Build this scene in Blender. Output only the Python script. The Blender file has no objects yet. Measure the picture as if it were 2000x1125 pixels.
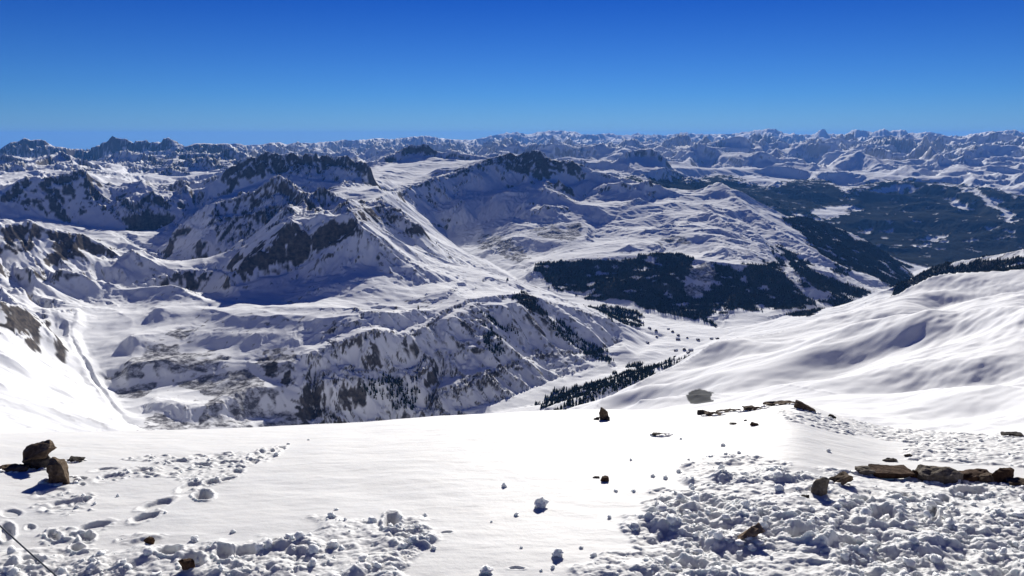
import bpy, bmesh, math, random
import numpy as np
from mathutils import Vector, Matrix, noise as mnoise

random.seed(7)
RNG = np.random.default_rng(11)
F32 = np.float32
sc = bpy.context.scene
R = math.radians

# ------------------------------------------------------------------ camera, sky, sun
FOC = 1570.0                      # focal length in pixels of the 2000 px wide photograph
PITCH = R(10.62)
CP, SP = math.cos(PITCH), math.sin(PITCH)
cam_d = bpy.data.cameras.new('camera')
cam = bpy.data.objects.new('camera', cam_d)
sc.collection.objects.link(cam)
cam.location = (0, 0, 0)
cam.rotation_euler = (R(90) - PITCH, 0, 0)
cam_d.sensor_width = 36.0
cam_d.lens = FOC / 2000.0 * 36.0
cam_d.clip_start = 0.3
cam_d.clip_end = 300000.0
sc.camera = cam

SUN_EL, SUN_AZ = R(20.0), R(7.0)      # azimuth measured from +Y towards +X
world = bpy.data.worlds.new('World')
sc.world = world
world.use_nodes = True
wt = world.node_tree
wt.nodes.clear()
sky = wt.nodes.new('ShaderNodeTexSky')
sky.sky_type = 'NISHITA'
sky.sun_disc = False
sky.sun_elevation = SUN_EL
sky.sun_rotation = SUN_AZ
sky.altitude = 2800
sky.air_density = 1.0
sky.dust_density = 0.0
sky.ozone_density = 4.0
tint = wt.nodes.new('ShaderNodeMix'); tint.data_type = 'RGBA'; tint.blend_type = 'MULTIPLY'
tint.inputs[0].default_value = 1.0
wtc = wt.nodes.new('ShaderNodeTexCoord')
wsep = wt.nodes.new('ShaderNodeSeparateXYZ')
wt.links.new(wtc.outputs['Generated'], wsep.inputs[0])
wr = wt.nodes.new('ShaderNodeValToRGB')           # clear high-altitude air: deep blue overhead, pale at the horizon
for _p, _c in ((0.0, (0.36, 0.58, 0.90)), (0.05, (0.22, 0.50, 0.90)), (0.155, (0.066, 0.29, 0.82)), (0.32, (0.026, 0.12, 0.60)), (1.0, (0.026, 0.115, 0.56))):
    _e = wr.color_ramp.elements.new(_p) if _p not in (0.0, 1.0) else wr.color_ramp.elements[0 if _p == 0.0 else -1]
    _e.color = (*_c, 1)
wt.links.new(wsep.outputs['Z'], wr.inputs[0])
wt.links.new(wr.outputs[0], tint.inputs[7])
bg = wt.nodes.new('ShaderNodeBackground')
bg.inputs[1].default_value = 0.05
wo = wt.nodes.new('ShaderNodeOutputWorld')
wt.links.new(sky.outputs[0], tint.inputs[6])
wmx = wt.nodes.new('ShaderNodeVectorMath'); wmx.operation = 'MAXIMUM'   # no black ground half under the horizon
wmx.inputs[1].default_value = (-2, -2, 0.004)
wt.links.new(wtc.outputs['Generated'], wmx.inputs[0]); wt.links.new(wmx.outputs[0], sky.inputs[0])
wt.links.new(tint.outputs[2], bg.inputs[0])
wt.links.new(bg.outputs[0], wo.inputs[0])

sun_d = bpy.data.lights.new('sun', 'SUN')
sun_d.energy = 5.0
sun_d.angle = R(0.53)
sun_d.color = (1.0, 0.955, 0.88)
sun = bpy.data.objects.new('sun', sun_d)
sc.collection.objects.link(sun)
sdir = Vector((math.sin(SUN_AZ) * math.cos(SUN_EL), math.cos(SUN_AZ) * math.cos(SUN_EL), math.sin(SUN_EL)))
sun.rotation_euler = (-sdir).to_track_quat('-Z', 'Y').to_euler()
sun.location = sdir * 100

sc.view_settings.view_transform = 'Standard'
sc.view_settings.look = 'None'
sc.view_settings.exposure = 0.56
sc.view_settings.gamma = 1.0
sc.cycles.max_bounces = 8
sc.cycles.diffuse_bounces = 6
sc.cycles.glossy_bounces = 2
sc.cycles.volume_bounces = 0
sc.cycles.use_denoising = True

# ------------------------------------------------------------------ helpers
def px_dir(px, py):
    a = (np.asarray(px, float) - 1000.0) / FOC
    b = (562.5 - np.asarray(py, float)) / FOC
    return a, CP + b * SP, -SP + b * CP

def px_pt(px, py, D):                     # pixel + horizontal distance (m) -> world
    x, y, z = px_dir(px, py)
    h = np.hypot(x, y)
    return x / h * D, y / h * D, z / h * D

def project(x, y, z):                     # world -> photograph pixel
    dep = y * CP - z * SP
    up = y * SP + z * CP
    dep = np.maximum(dep, 1e-3)
    return 1000 + FOC * x / dep, 562.5 - FOC * up / dep

_perm = np.random.default_rng(5).permutation(4096).astype(np.int32)
_ang = np.random.default_rng(6).random(4096) * 2 * np.pi
_gc, _gs = np.cos(_ang).astype(F32), np.sin(_ang).astype(F32)
_r1 = np.random.default_rng(8).random(4096).astype(F32)
_r2 = np.random.default_rng(9).random(4096).astype(F32)

def hsh(i, j, s):
    return _perm[(_perm[(i + s * 131) & 4095] + j) & 4095]

def gn(x, y, s=0):                        # gradient noise about -0.7..0.7
    xf, yf = np.floor(x), np.floor(y)
    i, j = xf.astype(np.int32), yf.astype(np.int32)
    fx, fy = (x - xf).astype(F32), (y - yf).astype(F32)
    u = fx * fx * fx * (fx * (fx * 6 - 15) + 10)
    v = fy * fy * fy * (fy * (fy * 6 - 15) + 10)
    def g(di, dj):
        h = hsh(i + di, j + dj, s)
        return _gc[h] * (fx - di) + _gs[h] * (fy - dj)
    a, b, c, d = g(0, 0), g(1, 0), g(0, 1), g(1, 1)
    return (a + u * (b - a)) * (1 - v) + (c + u * (d - c)) * v

def fbm(x, y, s, octv, gain=0.5, lac=2.03):
    t, a = 0, 1.0
    for k in range(octv):
        t = t + a * gn(x, y, s + k * 17)
        x, y = x * lac + 3.7, y * lac + 1.3
        a *= gain
    return t

def ridged(x, y, s, octv, gain=0.5):
    t, a, w = 0, 1.0, 1.0
    for k in range(octv):
        n = 1 - np.abs(gn(x, y, s + k * 19)) * 1.9
        n = n * n
        t = t + a * n * w
        w = np.clip(n * 1.6, 0, 1)
        x, y = x * 2.07 + 5.1, y * 2.07 + 2.9
        a *= gain
    return t - 0.75

def gully(x, y, dx, dy, s):               # stripes running down the slope (dx,dy = unit fall line)
    xf, yf = np.floor(x), np.floor(y)
    i, j = xf.astype(np.int32), yf.astype(np.int32)
    fx, fy = (x - xf).astype(F32), (y - yf).astype(F32)
    h = 0; gx = 0; ws = 1e-6
    for di in (-1, 0, 1):
        for dj in (-1, 0, 1):
            k = hsh(i + di, j + dj, s)
            vx, vy = fx - di - _r1[k], fy - dj - _r2[k]
            w = np.exp(-(vx * vx + vy * vy) * 2.4)
            ph = (vx * -dy + vy * dx) * 6.9 + _r1[k] * 3
            h = h + np.cos(ph) * w
            gx = gx - np.sin(ph) * w
            ws = ws + w
    return h / ws, gx / ws

def sstep(a, b, x):
    t = np.clip((x - a) / (b - a), 0, 1)
    return t * t * (3 - 2 * t)

def inpoly(px, py, poly):
    r = np.zeros(px.shape, bool)
    n = len(poly)
    xs = [p[0] for p in poly]; ys = [p[1] for p in poly]
    box = (px >= min(xs)) & (px <= max(xs)) & (py >= min(ys)) & (py <= max(ys))
    idx = np.nonzero(box.ravel())[0]
    qx, qy = px.ravel()[idx], py.ravel()[idx]
    c = np.zeros(len(idx), bool)
    for k in range(n):
        x1, y1 = poly[k]; x2, y2 = poly[(k + 1) % n]
        if y1 == y2: continue
        hit = ((y1 > qy) != (y2 > qy)) & (qx < (x2 - x1) * (qy - y1) / (y2 - y1) + x1)
        c ^= hit
    r.ravel()[idx] = c
    return r

def new_obj(name, me, mat=None, parent=None, **props):
    o = bpy.data.objects.new(name, me)
    sc.collection.objects.link(o)
    if mat is not None: me.materials.append(mat)
    if parent is not None: o.parent = parent
    for k, v in props.items(): o[k] = v
    return o

def raw_mesh(name, co, faces_flat, nper, smooth=True):
    me = bpy.data.meshes.new(name)
    co = np.ascontiguousarray(co, dtype=F32)
    ff = np.ascontiguousarray(faces_flat, dtype=np.int32).ravel()
    nf = len(ff) // nper
    me.vertices.add(len(co)); me.vertices.foreach_set('co', co.ravel())
    me.loops.add(len(ff)); me.loops.foreach_set('vertex_index', ff)
    me.polygons.add(nf)
    me.polygons.foreach_set('loop_start', np.arange(0, nf * nper, nper, dtype=np.int32))
    me.polygons.foreach_set('loop_total', np.full(nf, nper, dtype=np.int32))
    me.polygons.foreach_set('use_smooth', np.full(nf, smooth, dtype=bool))
    me.update(calc_edges=True)
    return me

def grid_mesh(name, X, Y, Z, smooth=True):
    nr, nc = X.shape
    co = np.stack([X, Y, Z], -1).reshape(-1, 3)
    idx = np.arange(nr * nc, dtype=np.int32).reshape(nr, nc)
    f = np.stack([idx[:-1, :-1], idx[:-1, 1:], idx[1:, 1:], idx[1:, :-1]], -1)
    return raw_mesh(name, co, f, 4, smooth)

def set_masks(me, *ch):
    n = len(me.vertices)
    arr = np.ones((n, 4), F32)
    for k, c in enumerate(ch): arr[:, k] = np.asarray(c, F32).ravel()
    at = me.attributes.new('masks', 'FLOAT_COLOR', 'POINT')
    at.data.foreach_set('color', arr.ravel())

# ------------------------------------------------------------------ materials
class NT:
    def __init__(s, name):
        s.m = bpy.data.materials.new(name); s.m.use_nodes = True
        s.t = s.m.node_tree; s.t.nodes.clear()
        s.out = s.n('ShaderNodeOutputMaterial')
        s.b = s.n('ShaderNodeBsdfPrincipled')
        s.l(s.b.outputs[0], s.out.inputs[0])
    def n(s, t, **kw):
        x = s.t.nodes.new(t)
        for k, v in kw.items(): setattr(x, k, v)
        return x
    def l(s, a, b): s.t.links.new(a, b)
    def geo(s): return s.n('ShaderNodeNewGeometry').outputs['Position']
    def objc(s): return s.n('ShaderNodeTexCoord').outputs['Object']
    def noise(s, vec, scale, detail=4, rough=0.55, dist=0.0):
        x = s.n('ShaderNodeTexNoise'); x.inputs['Scale'].default_value = scale
        x.inputs['Detail'].default_value = detail; x.inputs['Roughness'].default_value = rough
        x.inputs['Distortion'].default_value = dist
        s.l(vec, x.inputs['Vector']); return x.outputs[0]
    def ramp(s, fac, stops):
        x = s.n('ShaderNodeValToRGB'); e = x.color_ramp.elements
        while len(e) < len(stops): e.new(0.5)
        for k, (p, c) in enumerate(stops):
            e[k].position = p; e[k].color = (*c, 1) if len(c) == 3 else c
        s.l(fac, x.inputs[0]); return x.outputs[0]
    def mix(s, fac, a, b, mode='MIX'):
        x = s.n('ShaderNodeMix'); x.data_type = 'RGBA'; x.blend_type = mode
        for v, i in ((fac, 0), (a, 6), (b, 7)):
            if hasattr(v, 'links') or hasattr(v, 'is_linked'): s.l(v, x.inputs[i])
            elif i == 0: x.inputs[0].default_value = v
            else: x.inputs[i].default_value = (*v, 1)
        return x.outputs[2]
    def math(s, op, a, b=None, clamp=False):
        x = s.n('ShaderNodeMath'); x.operation = op; x.use_clamp = clamp
        for v, i in ((a, 0), (b, 1)):
            if v is None: continue
            if hasattr(v, 'is_linked'): s.l(v, x.inputs[i])
            else: x.inputs[i].default_value = v
        return x.outputs[0]
    def bump(s, h, strength, dist):
        x = s.n('ShaderNodeBump'); x.inputs['Strength'].default_value = strength
        x.inputs['Distance'].default_value = dist
        s.l(h, x.inputs['Height']); s.l(x.outputs[0], s.b.inputs['Normal'])

SNOW = (0.84, 0.87, 0.90)

def mat_terrain():
    t = NT('mountain_snow_and_rock')
    at = t.n('ShaderNodeAttribute'); at.attribute_name = 'masks'
    sep = t.n('ShaderNodeSeparateColor'); t.l(at.outputs['Color'], sep.inputs[0])
    pos = t.geo()
    n1 = t.noise(pos, 0.012, 6, 0.62)
    n2 = t.noise(pos, 0.05, 5, 0.65)
    rockcol = t.ramp(n2, [(0.3, (0.035, 0.034, 0.036)), (0.5, (0.085, 0.077, 0.072)), (0.72, (0.17, 0.15, 0.13))])
    shrub_shade_col = t.ramp(n2, [(0.35, (0.03, 0.03, 0.042)), (0.65, (0.11, 0.107, 0.13))])  # scrub colour with the dark bluish shade of its slopes mixed in
    forcol = t.ramp(n1, [(0.3, (0.006, 0.009, 0.010)), (0.7, (0.015, 0.02, 0.018))])
    snowcol = t.ramp(n1, [(0.3, (0.83, 0.845, 0.86)), (0.7, (0.89, 0.90, 0.905))])
    n3 = t.ramp(t.noise(pos, 0.035, 6, 0.75), [(0.38, (0.1, 0.1, 0.1)), (0.56, (1, 1, 1))])
    c = t.mix(t.math('MULTIPLY', sep.outputs[2], n3), snowcol, shrub_shade_col)
    c = t.mix(sep.outputs[0], c, rockcol)
    c = t.mix(sep.outputs[1], c, forcol)
    t.l(c, t.b.inputs['Base Color'])
    t.b.inputs['Roughness'].default_value = 1.0
    t.b.inputs['Specular IOR Level'].default_value = 0.0
    return t.m

def mat_snow():
    t = NT('snow')
    pos = t.geo()
    n1 = t.noise(pos, 1.3, 5, 0.6)
    n2 = t.noise(pos, 22.0, 5, 0.7)
    at = t.n('ShaderNodeAttribute'); at.attribute_name = 'masks'
    sep = t.n('ShaderNodeSeparateColor'); t.l(at.outputs['Color'], sep.inputs[0])
    c = t.ramp(n1, [(0.3, (0.65, 0.66, 0.665)), (0.7, (0.70, 0.703, 0.69))])
    dirt = t.ramp(t.noise(pos, 2.1, 6, 0.7), [(0.60, (0, 0, 0)), (0.78, (0.45, 0.45, 0.45))])
    f = t.math('MULTIPLY', dirt, sep.outputs[0])
    c = t.mix(f, c, (0.62, 0.55, 0.44))
    t.l(c, t.b.inputs['Base Color'])
    t.b.inputs['Roughness'].default_value = 0.6
    t.b.inputs['Specular IOR Level'].default_value = 0.05
    t.bump(n2, 0.35, 0.012)
    t.b.inputs['Subsurface Weight'].default_value = 0.35
    t.b.inputs['Subsurface Radius'].default_value = (0.9, 1.0, 1.0)
    t.b.inputs['Subsurface Scale'].default_value = 0.10
    return t.m

def mat_chunk():
    t = NT('loose_snow')
    pos = t.geo()
    n1 = t.noise(pos, 3.0, 4, 0.6)
    c = t.ramp(n1, [(0.3, (0.76, 0.775, 0.79)), (0.7, (0.82, 0.825, 0.825))])
    t.l(c, t.b.inputs['Base Color'])
    t.b.inputs['Roughness'].default_value = 0.6
    t.b.inputs['Specular IOR Level'].default_value = 0.05
    t.bump(t.noise(pos, 30.0, 5, 0.7), 0.6, 0.02)
    t.b.inputs['Subsurface Weight'].default_value = 0.35
    t.b.inputs['Subsurface Radius'].default_value = (0.9, 1.0, 1.0)
    t.b.inputs['Subsurface Scale'].default_value = 0.10
    return t.m

def mat_rock(name, dark, mid, light, sc_=9.0):
    t = NT(name)
    p = t.objc()
    n = t.noise(p, sc_, 8, 0.68, 0.4)
    n2 = t.noise(p, sc_ * 4, 6, 0.7)
    c = t.ramp(n, [(0.28, dark), (0.5, mid), (0.72, light)])
    c = t.mix(0.35, c, t.ramp(n2, [(0.3, (0.2, 0.2, 0.2)), (0.7, (1, 1, 1))]), 'MULTIPLY')
    t.l(c, t.b.inputs['Base Color'])
    t.b.inputs['Roughness'].default_value = 0.85
    t.b.inputs['Specular IOR Level'].default_value = 0.05
    t.bump(n2, 0.8, 0.02)
    return t.m

def mat_flat(name, c1, c2, scale, rough=0.8, metal=0.0, bump=0.0):
    t = NT(name)
    n = t.noise(t.objc(), scale, 5, 0.6)
    t.l(t.ramp(n, [(0.3, c1), (0.7, c2)]), t.b.inputs['Base Color'])
    t.b.inputs['Roughness'].default_value = rough
    t.b.inputs['Metallic'].default_value = metal
    t.b.inputs['Specular IOR Level'].default_value = 0.05
    if bump: t.bump(n, 0.6, bump)
    return t.m

M_terr = mat_terrain()
M_snow = mat_snow()
M_chunk = mat_chunk()
M_rock_brown = mat_rock('brown_rock', (0.045, 0.032, 0.022), (0.14, 0.10, 0.068), (0.29, 0.23, 0.165))
M_rock_grey = mat_rock('grey_rock', (0.07, 0.058, 0.046), (0.17, 0.145, 0.115), (0.32, 0.28, 0.235))
M_rock_rust = mat_rock('rust_rock', (0.03, 0.017, 0.012), (0.095, 0.055, 0.034), (0.18, 0.12, 0.08))
M_rock_tan = mat_rock('tan_rock', (0.10, 0.065, 0.04), (0.26, 0.18, 0.115), (0.42, 0.32, 0.22))
M_rock_dark = mat_rock('dark_rock', (0.02, 0.018, 0.018), (0.06, 0.052, 0.047), (0.13, 0.115, 0.10))
M_crown = mat_flat('conifer_needles', (0.007, 0.012, 0.009), (0.022, 0.031, 0.020), 0.9)
M_trunk = mat_flat('conifer_bark', (0.05, 0.035, 0.025), (0.10, 0.07, 0.05), 2.0)
M_wood = mat_flat('chalet_wood', (0.035, 0.022, 0.014), (0.10, 0.065, 0.04), 1.5)
M_roofsnow = mat_flat('roof_snow', (0.82, 0.85, 0.88), (0.88, 0.9, 0.92), 0.5)
M_glass = mat_flat('dark_window', (0.01, 0.012, 0.016), (0.02, 0.022, 0.028), 0.5, 0.25)
M_cable = mat_flat('steel_cable', (0.05, 0.055, 0.065), (0.12, 0.125, 0.14), 60.0, 0.45, 0.6)

# ------------------------------------------------------------------ the far land: control lines
# ('V', roughness, [(px, py, km)...]) seen points;  ('H', roughness, [(px, km, z)...]) land hidden behind nearer land
LN = [
 # drop below the summit, bottoms of the near bowls
 ('H', .1, [(-500,.022,-11),(0,.022,-10.5),(1000,.022,-11),(2000,.022,-10.5),(2600,.022,-10.5)]),
 ('H', .1, [(-500,.12,-75),(400,.12,-80),(1000,.12,-72),(1400,.12,-62),(2000,.12,-58),(2600,.12,-50)]),
 ('H', .2, [(-500,.6,-300),(200,.6,-310),(600,.6,-330),(1000,.5,-250)]),
 ('H', .2, [(-500,1.2,-480),(0,1.2,-480),(300,1.2,-600),(600,1.3,-680),(900,1.2,-600),(1050,1.2,-520)]),
 ('H', .2, [(150,2.1,-740),(300,2.2,-800),(500,2.2,-860),(700,2.25,-890),(900,2.4,-910),(1050,2.5,-930)]),
 # right shoulder
 ('V', .1, [(1130,800,.74),(1240,735,.95),(1330,700,1.06),(1400,672,1.14),(1500,642,1.28),(1600,615,1.42),(1700,588,1.6),(1760,575,1.7),(1800,556,1.8),(1850,543,1.86),(1920,535,1.92),(2000,528,1.95),(2200,510,2.0),(2600,480,2.1)]),
 ('V', .1, [(1250,802,.60),(1400,805,.52),(1600,815,.44),(1800,835,.39),(2000,845,.36),(2300,850,.34)]),
 ('V', .1, [(1250,770,.72),(1400,750,.74),(1600,740,.68),(1800,730,.66),(2000,730,.62),(2300,720,.6)]),
 ('V', .1, [(1400,700,1.0),(1500,680,1.02),(1600,672,1.0),(1700,640,1.14),(1850,620,1.18),(2000,620,1.1),(2300,600,1.1)]),
 # ground behind the shoulder
 ('H', .3, [(1300,2.0,-760),(1500,2.4,-860),(1700,2.8,-930),(1850,3.0,-900),(2000,3.0,-800),(2600,3.2,-700)]),
 ('H', .3, [(1150,1.4,-600),(1400,1.6,-600),(1650,2.05,-680),(1850,2.4,-720),(2000,2.4,-620)]),
 # bank with trees by the stream
 ('V', .2, [(1065,797,2.15),(1140,770,2.3),(1210,745,2.5),(1300,712,2.9),(1370,688,3.2)]),
 # stream and valley floor
 ('V', .08, [(960,806,2.65),(1060,786,2.78),(1120,764,2.95),(1190,738,3.1),(1250,718,3.3),(1320,695,3.6),(1380,668,3.9),(1430,648,4.2)]),
 ('V', .08, [(1240,690,3.55),(1280,665,3.9),(1330,650,4.1),(1400,643,4.25),(1450,638,4.35),(1600,606,5.0),(1700,585,5.7),(1755,570,6.2)]),
 ('V', .08, [(1755,570,6.2),(1772,550,7.4),(1785,530,9.0),(1850,512,10.5),(2000,500,11),(2300,480,11.5)]),
 # snow spur at the right, forest below
 ('V', .3, [(1765,550,4.8),(1840,517,4.7),(1900,505,4.6),(1940,497,4.55),(2000,485,4.5),(2300,430,4.4),(2600,400,4.4)]),
 ('V', .3, [(1760,577,4.5),(1820,552,4.2),(1900,538,4.0),(2000,528,3.8)]),
 # left near slope and gully
 ('V', .25, [(-300,850,1.7),(0,845,1.9),(100,842,2.05),(200,838,2.2),(260,833,2.3)]),
 ('V', .25, [(-300,740,2.1),(0,740,2.3),(100,760,2.5),(180,800,2.45)]),
 ('V', .3, [(-300,560,2.6),(0,585,2.9),(40,595,3.0),(75,620,3.1),(110,660,2.95)]),
 ('V', .3, [(-300,640,2.5),(0,645,2.72),(60,650,2.85)]),
 ('V', .2, [(150,605,3.5),(135,650,3.2),(165,710,2.95),(200,765,2.72),(250,825,2.42),(290,838,2.35)]),
 ('H', .4, [(-300,3.3,-640),(0,3.3,-620),(60,3.35,-650)]),
 # left rocky spurs
 ('V', .8, [(-300,420,4.0),(0,440,4.2),(60,432,4.3),(90,445,4.3),(130,452,4.35),(170,462,4.4),(215,490,4.4),(240,505,4.45)], 70),
 ('V', .8, [(60,432,4.3),(50,480,4.15),(100,560,3.93)]),
 ('V', .8, [(150,458,4.35),(130,500,4.22),(190,560,4.03)]),
 ('V', .7, [(0,500,4.05),(20,545,3.9),(60,590,3.68),(90,612,3.55)]),
 ('V', .4, [(0,560,3.5),(60,612,3.35),(150,600,3.5)]),
 ('V', .25, [(300,600,3.45),(400,600,3.5),(500,600,3.3),(600,600,3.2),(700,600,3.1)]),
 ('V', .25, [(250,655,3.1),(350,642,3.2),(500,650,3.0),(600,650,2.95)]),
 ('V', .3, [(240,710,2.86),(300,702,2.85),(400,700,2.85),(500,705,2.8),(600,700,2.72)]),
 ('V', .5, [(290,780,2.55),(400,790,2.48),(500,752,2.6),(600,760,2.6)]),
 ('V', .5, [(290,838,2.33),(400,842,2.34),(500,838,2.4),(600,836,2.45),(700,828,2.52),(800,817,2.6),(900,810,2.64)]),
 # bowl
 ('V', .25, [(200,440,6.6),(230,455,6.4),(270,480,6.0),(330,500,5.6),(290,522,5.3),(220,510,5.4)]),
 ('V', .4, [(240,575,4.0),(270,560,4.1),(300,546,4.15),(340,533,4.2),(390,524,4.25),(430,530,4.2),(455,545,3.95)]),
 ('V', .3, [(310,575,4.09),(380,570,4.13),(440,580,3.95)]),
 # cliff crest R3
 ('V', .8, [(445,535,3.88),(460,520,3.92),(490,497,3.97),(520,482,4.0),(545,455,4.05),(566,430,4.1),(600,455,4.07),(635,432,4.05),(665,420,4.08),(690,416,4.1),(702,440,3.97)]),
 ('V', .3, [(702,440,3.97),(745,472,3.9),(800,505,3.92),(850,517,4.05),(930,527,4.2),(1000,542,4.2),(1060,562,4.2),(1120,592,4.15),(1170,608,4.12),(1240,640,4.05),(1290,660,4.02)]),
 ('V', .5, [(460,560,3.84),(500,540,3.88),(560,533,3.90),(590,510,3.96),(640,478,3.95),(690,450,4.0)]),
 ('V', .2, [(560,600,3.4),(620,560,3.5),(700,540,3.6),(800,560,3.6),(900,550,3.8)]),
 ('V', .3, [(590,692,2.74),(640,676,2.8),(700,650,2.85),(740,640,2.9),(790,655,2.92),(840,630,3.1),(870,605,3.22),(900,590,3.35),(960,578,3.5),(1020,575,3.65),(1080,590,3.75),(1150,612,3.8),(1210,632,3.88)]),
 ('V', .5, [(620,740,2.62),(700,730,2.68),(800,740,2.75),(850,700,2.88)]),
 ('V', .4, [(850,770,2.7),(950,730,2.85),(1050,690,3.2),(1150,690,3.4),(1210,670,3.7)]),
 ('V', .2, [(900,800,2.66),(1000,775,2.8),(1100,735,3.1),(1200,705,3.35)]),
 # second valley behind the plateau
 ('V', .1, [(870,450,6.9),(875,470,6.6),(900,490,6.2),(940,510,5.8),(990,530,5.4),(1010,545,5.05)]),
 ('H', .1, [(950,4.9,-915),(1050,4.65,-940),(1130,4.5,-965),(1200,4.4,-985)]),
 ('V', .1, [(1140,583,4.78),(1180,590,4.72),(1230,600,4.65)]),
 # triangular peak R4
 ('V', .8, [(690,416,4.4),(720,402,4.8),(745,391,4.9),(780,408,4.8),(822,436,4.7),(850,470,4.7),(900,508,4.75),(930,524,4.8)]),
 ('V', .5, [(720,445,4.45),(760,465,4.45),(830,492,4.45),(880,515,4.5)]),
 # dark face R2
 ('V', .9, [(325,468,5.6),(345,445,5.65),(370,420,5.7),(400,400,5.7),(440,388,5.7),(470,382,5.7),(500,372,5.7),(525,352,5.7),(545,344,5.7),(560,352,5.6),(580,368,5.5),(610,393,5.2),(640,424,4.6),(665,420,4.2)], 120),
 ('V', .8, [(545,344,5.7),(530,390,5.5),(540,425,5.3),(520,455,5.15),(500,475,5.0)]),
 ('V', .8, [(420,395,5.7),(420,430,5.5),(390,470,5.35)]),
 ('V', .6, [(330,520,5.3),(380,520,5.25),(420,505,5.2),(455,480,5.15)]),
 ('V', .7, [(580,372,5.5),(600,400,5.0),(590,425,4.6),(570,430,4.2)]),
 # R1 black crest
 ('V', 1., [(370,402,7.4),(400,378,7.4),(430,348,7.3),(445,325,7.2),(462,318,7.2),(482,304,7.2),(500,306,7.2),(515,296,7.2),(530,301,7.2),(545,304,7.2),(560,300,7.2),(575,296,7.2),(590,303,7.2),(605,296,7.2),(618,296,7.2),(624,306,7.2),(636,296,7.2),(650,308,7.2),(668,300,7.15),(680,303,7.1),(690,312,7.1),(712,314,7.05),(725,325,7.0)], 150),
 ('V', .8, [(420,385,7.0),(480,365,6.95),(560,340,6.92),(600,345,6.92),(660,352,6.88),(710,350,6.8)]),
 ('V', .3, [(620,385,5.6),(640,378,5.8),(700,370,6.2),(740,362,6.6)]),
 ('V', .3, [(690,412,4.9),(715,396,5.4),(740,385,5.8),(780,370,6.4)]),
 ('V', .2, [(720,345,7.6),(740,332,8.2),(760,320,9.2)]),
 ('V', .2, [(760,372,7.0),(800,350,7.8),(850,335,8.4),(900,322,9.0)]),
 # P2
 ('V', .8, [(725,318,9.4),(745,305,9.6),(770,298,9.8),(785,290,9.8),(800,281,9.9),(812,284,9.9),(828,280,9.9),(842,288,9.9),(862,300,9.8),(884,291,9.8),(905,300,9.8),(935,306,9.8),(960,310,9.8)], 120),
 ('V', .3, [(770,322,9.1),(830,316,9.1),(880,320,9.0),(940,316,9.3)]),
 # C1 range
 ('V', .8, [(740,392,6.9),(760,380,7.0),(780,375,7.1),(800,362,7.3),(815,358,7.4),(830,350,7.5),(850,344,7.6),(880,338,7.8),(900,330,7.9),(925,322,8.0),(950,312,8.1),(980,304,8.2),(998,298,8.2),(1010,303,8.2),(1030,295,8.2),(1050,293,8.2),(1062,297,8.2),(1070,305,8.15),(1085,318,8.1),(1098,310,8.1),(1110,314,8.1),(1120,314,8.1),(1140,324,8.2),(1160,333,8.3),(1185,338,8.5)]),
 ('V', .6, [(790,400,6.75),(830,420,6.9),(870,438,6.95),(885,415,7.05),(905,390,7.25),(960,372,7.65),(1010,368,7.75),(1060,352,7.9),(1110,362,7.82),(1150,348,8.02)]),
 ('V', .4, [(960,378,7.3),(1020,375,7.3),(1040,350,7.65),(1020,335,7.8)]),
 ('V', .8, [(1078,378,7.5),(1092,350,7.6),(1110,370,7.5)]),
 ('V', .7, [(1048,418,6.8),(1062,398,6.85),(1080,402,6.85),(1105,408,6.85)]),
 ('V', .6, [(1150,385,7.6),(1185,360,7.7),(1215,352,7.7),(1240,362,7.7),(1270,350,7.8)], 60),
 ('V', .3, [(1180,405,7.0),(1210,402,7.05),(1250,385,7.3)]),
 ('V', .3, [(930,450,6.6),(1000,425,6.9),(1050,440,6.5),(1130,432,6.6),(1150,446,6.4)]),
 ('V', .3, [(960,500,5.9),(1000,462,6.2),(1100,470,6.0),(1150,462,6.15)]),
 ('V', .3, [(1030,525,5.2),(1080,500,5.6),(1130,488,5.75),(1200,475,5.9),(1300,465,6.1)]),
 ('V', .3, [(1200,430,6.7),(1260,425,6.8),(1300,410,7.1),(1330,425,6.8)]),
 ('V', .3, [(1200,392,7.4),(1260,395,7.4),(1300,385,7.7),(1360,395,7.6)]),
 # summits right of the centre
 ('V', .3, [(1290,378,8.2),(1310,366,8.4),(1340,372,8.3),(1360,378,8.2),(1380,362,8.3),(1402,355,8.4),(1425,366,8.2),(1450,374,8.1),(1480,392,8.1),(1510,408,8.1),(1545,428,8.1),(1570,440,8.0)]),
 ('V', .35, [(1425,366,8.2),(1440,385,7.85),(1460,402,7.6),(1500,435,7.2),(1530,455,7.0),(1560,472,6.85),(1600,498,6.6),(1640,522,6.5),(1680,548,6.35),(1710,566,6.25)]),
 ('V', .35, [(1320,440,6.5),(1340,425,6.85),(1365,415,7.0),(1388,411,7.0),(1405,420,6.85),(1425,437,6.65),(1460,462,6.4),(1500,500,5.9),(1540,540,5.5),(1570,575,5.2),(1592,598,5.0)]),
 ('V', .5, [(1450,430,7.3),(1490,460,6.85),(1540,505,6.3),(1590,540,5.9),(1650,575,5.6)]),
 ('V', .4, [(1390,460,6.15),(1440,490,5.8),(1480,530,5.3)]),
 # forest slope F1
 ('V', .3, [(1030,532,5.05),(1060,518,5.25),(1110,506,5.4),(1200,500,5.5),(1300,497,5.5),(1400,512,5.35),(1470,518,5.35)]),
 ('V', .2, [(1130,575,4.85),(1230,602,4.62),(1300,622,4.5),(1400,640,4.36),(1430,612,4.62),(1500,618,4.62),(1592,600,4.95)]),
 ('V', .3, [(1410,640,4.35),(1425,600,4.7),(1440,570,4.95)]),
 # forest flank right
 ('V', .3, [(1545,432,8.9),(1570,424,8.8),(1620,438,8.6),(1660,455,8.5),(1700,474,8.3),(1735,495,8.2),(1762,520,8.0),(1785,545,7.8)]),
 # left middle ranges
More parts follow.
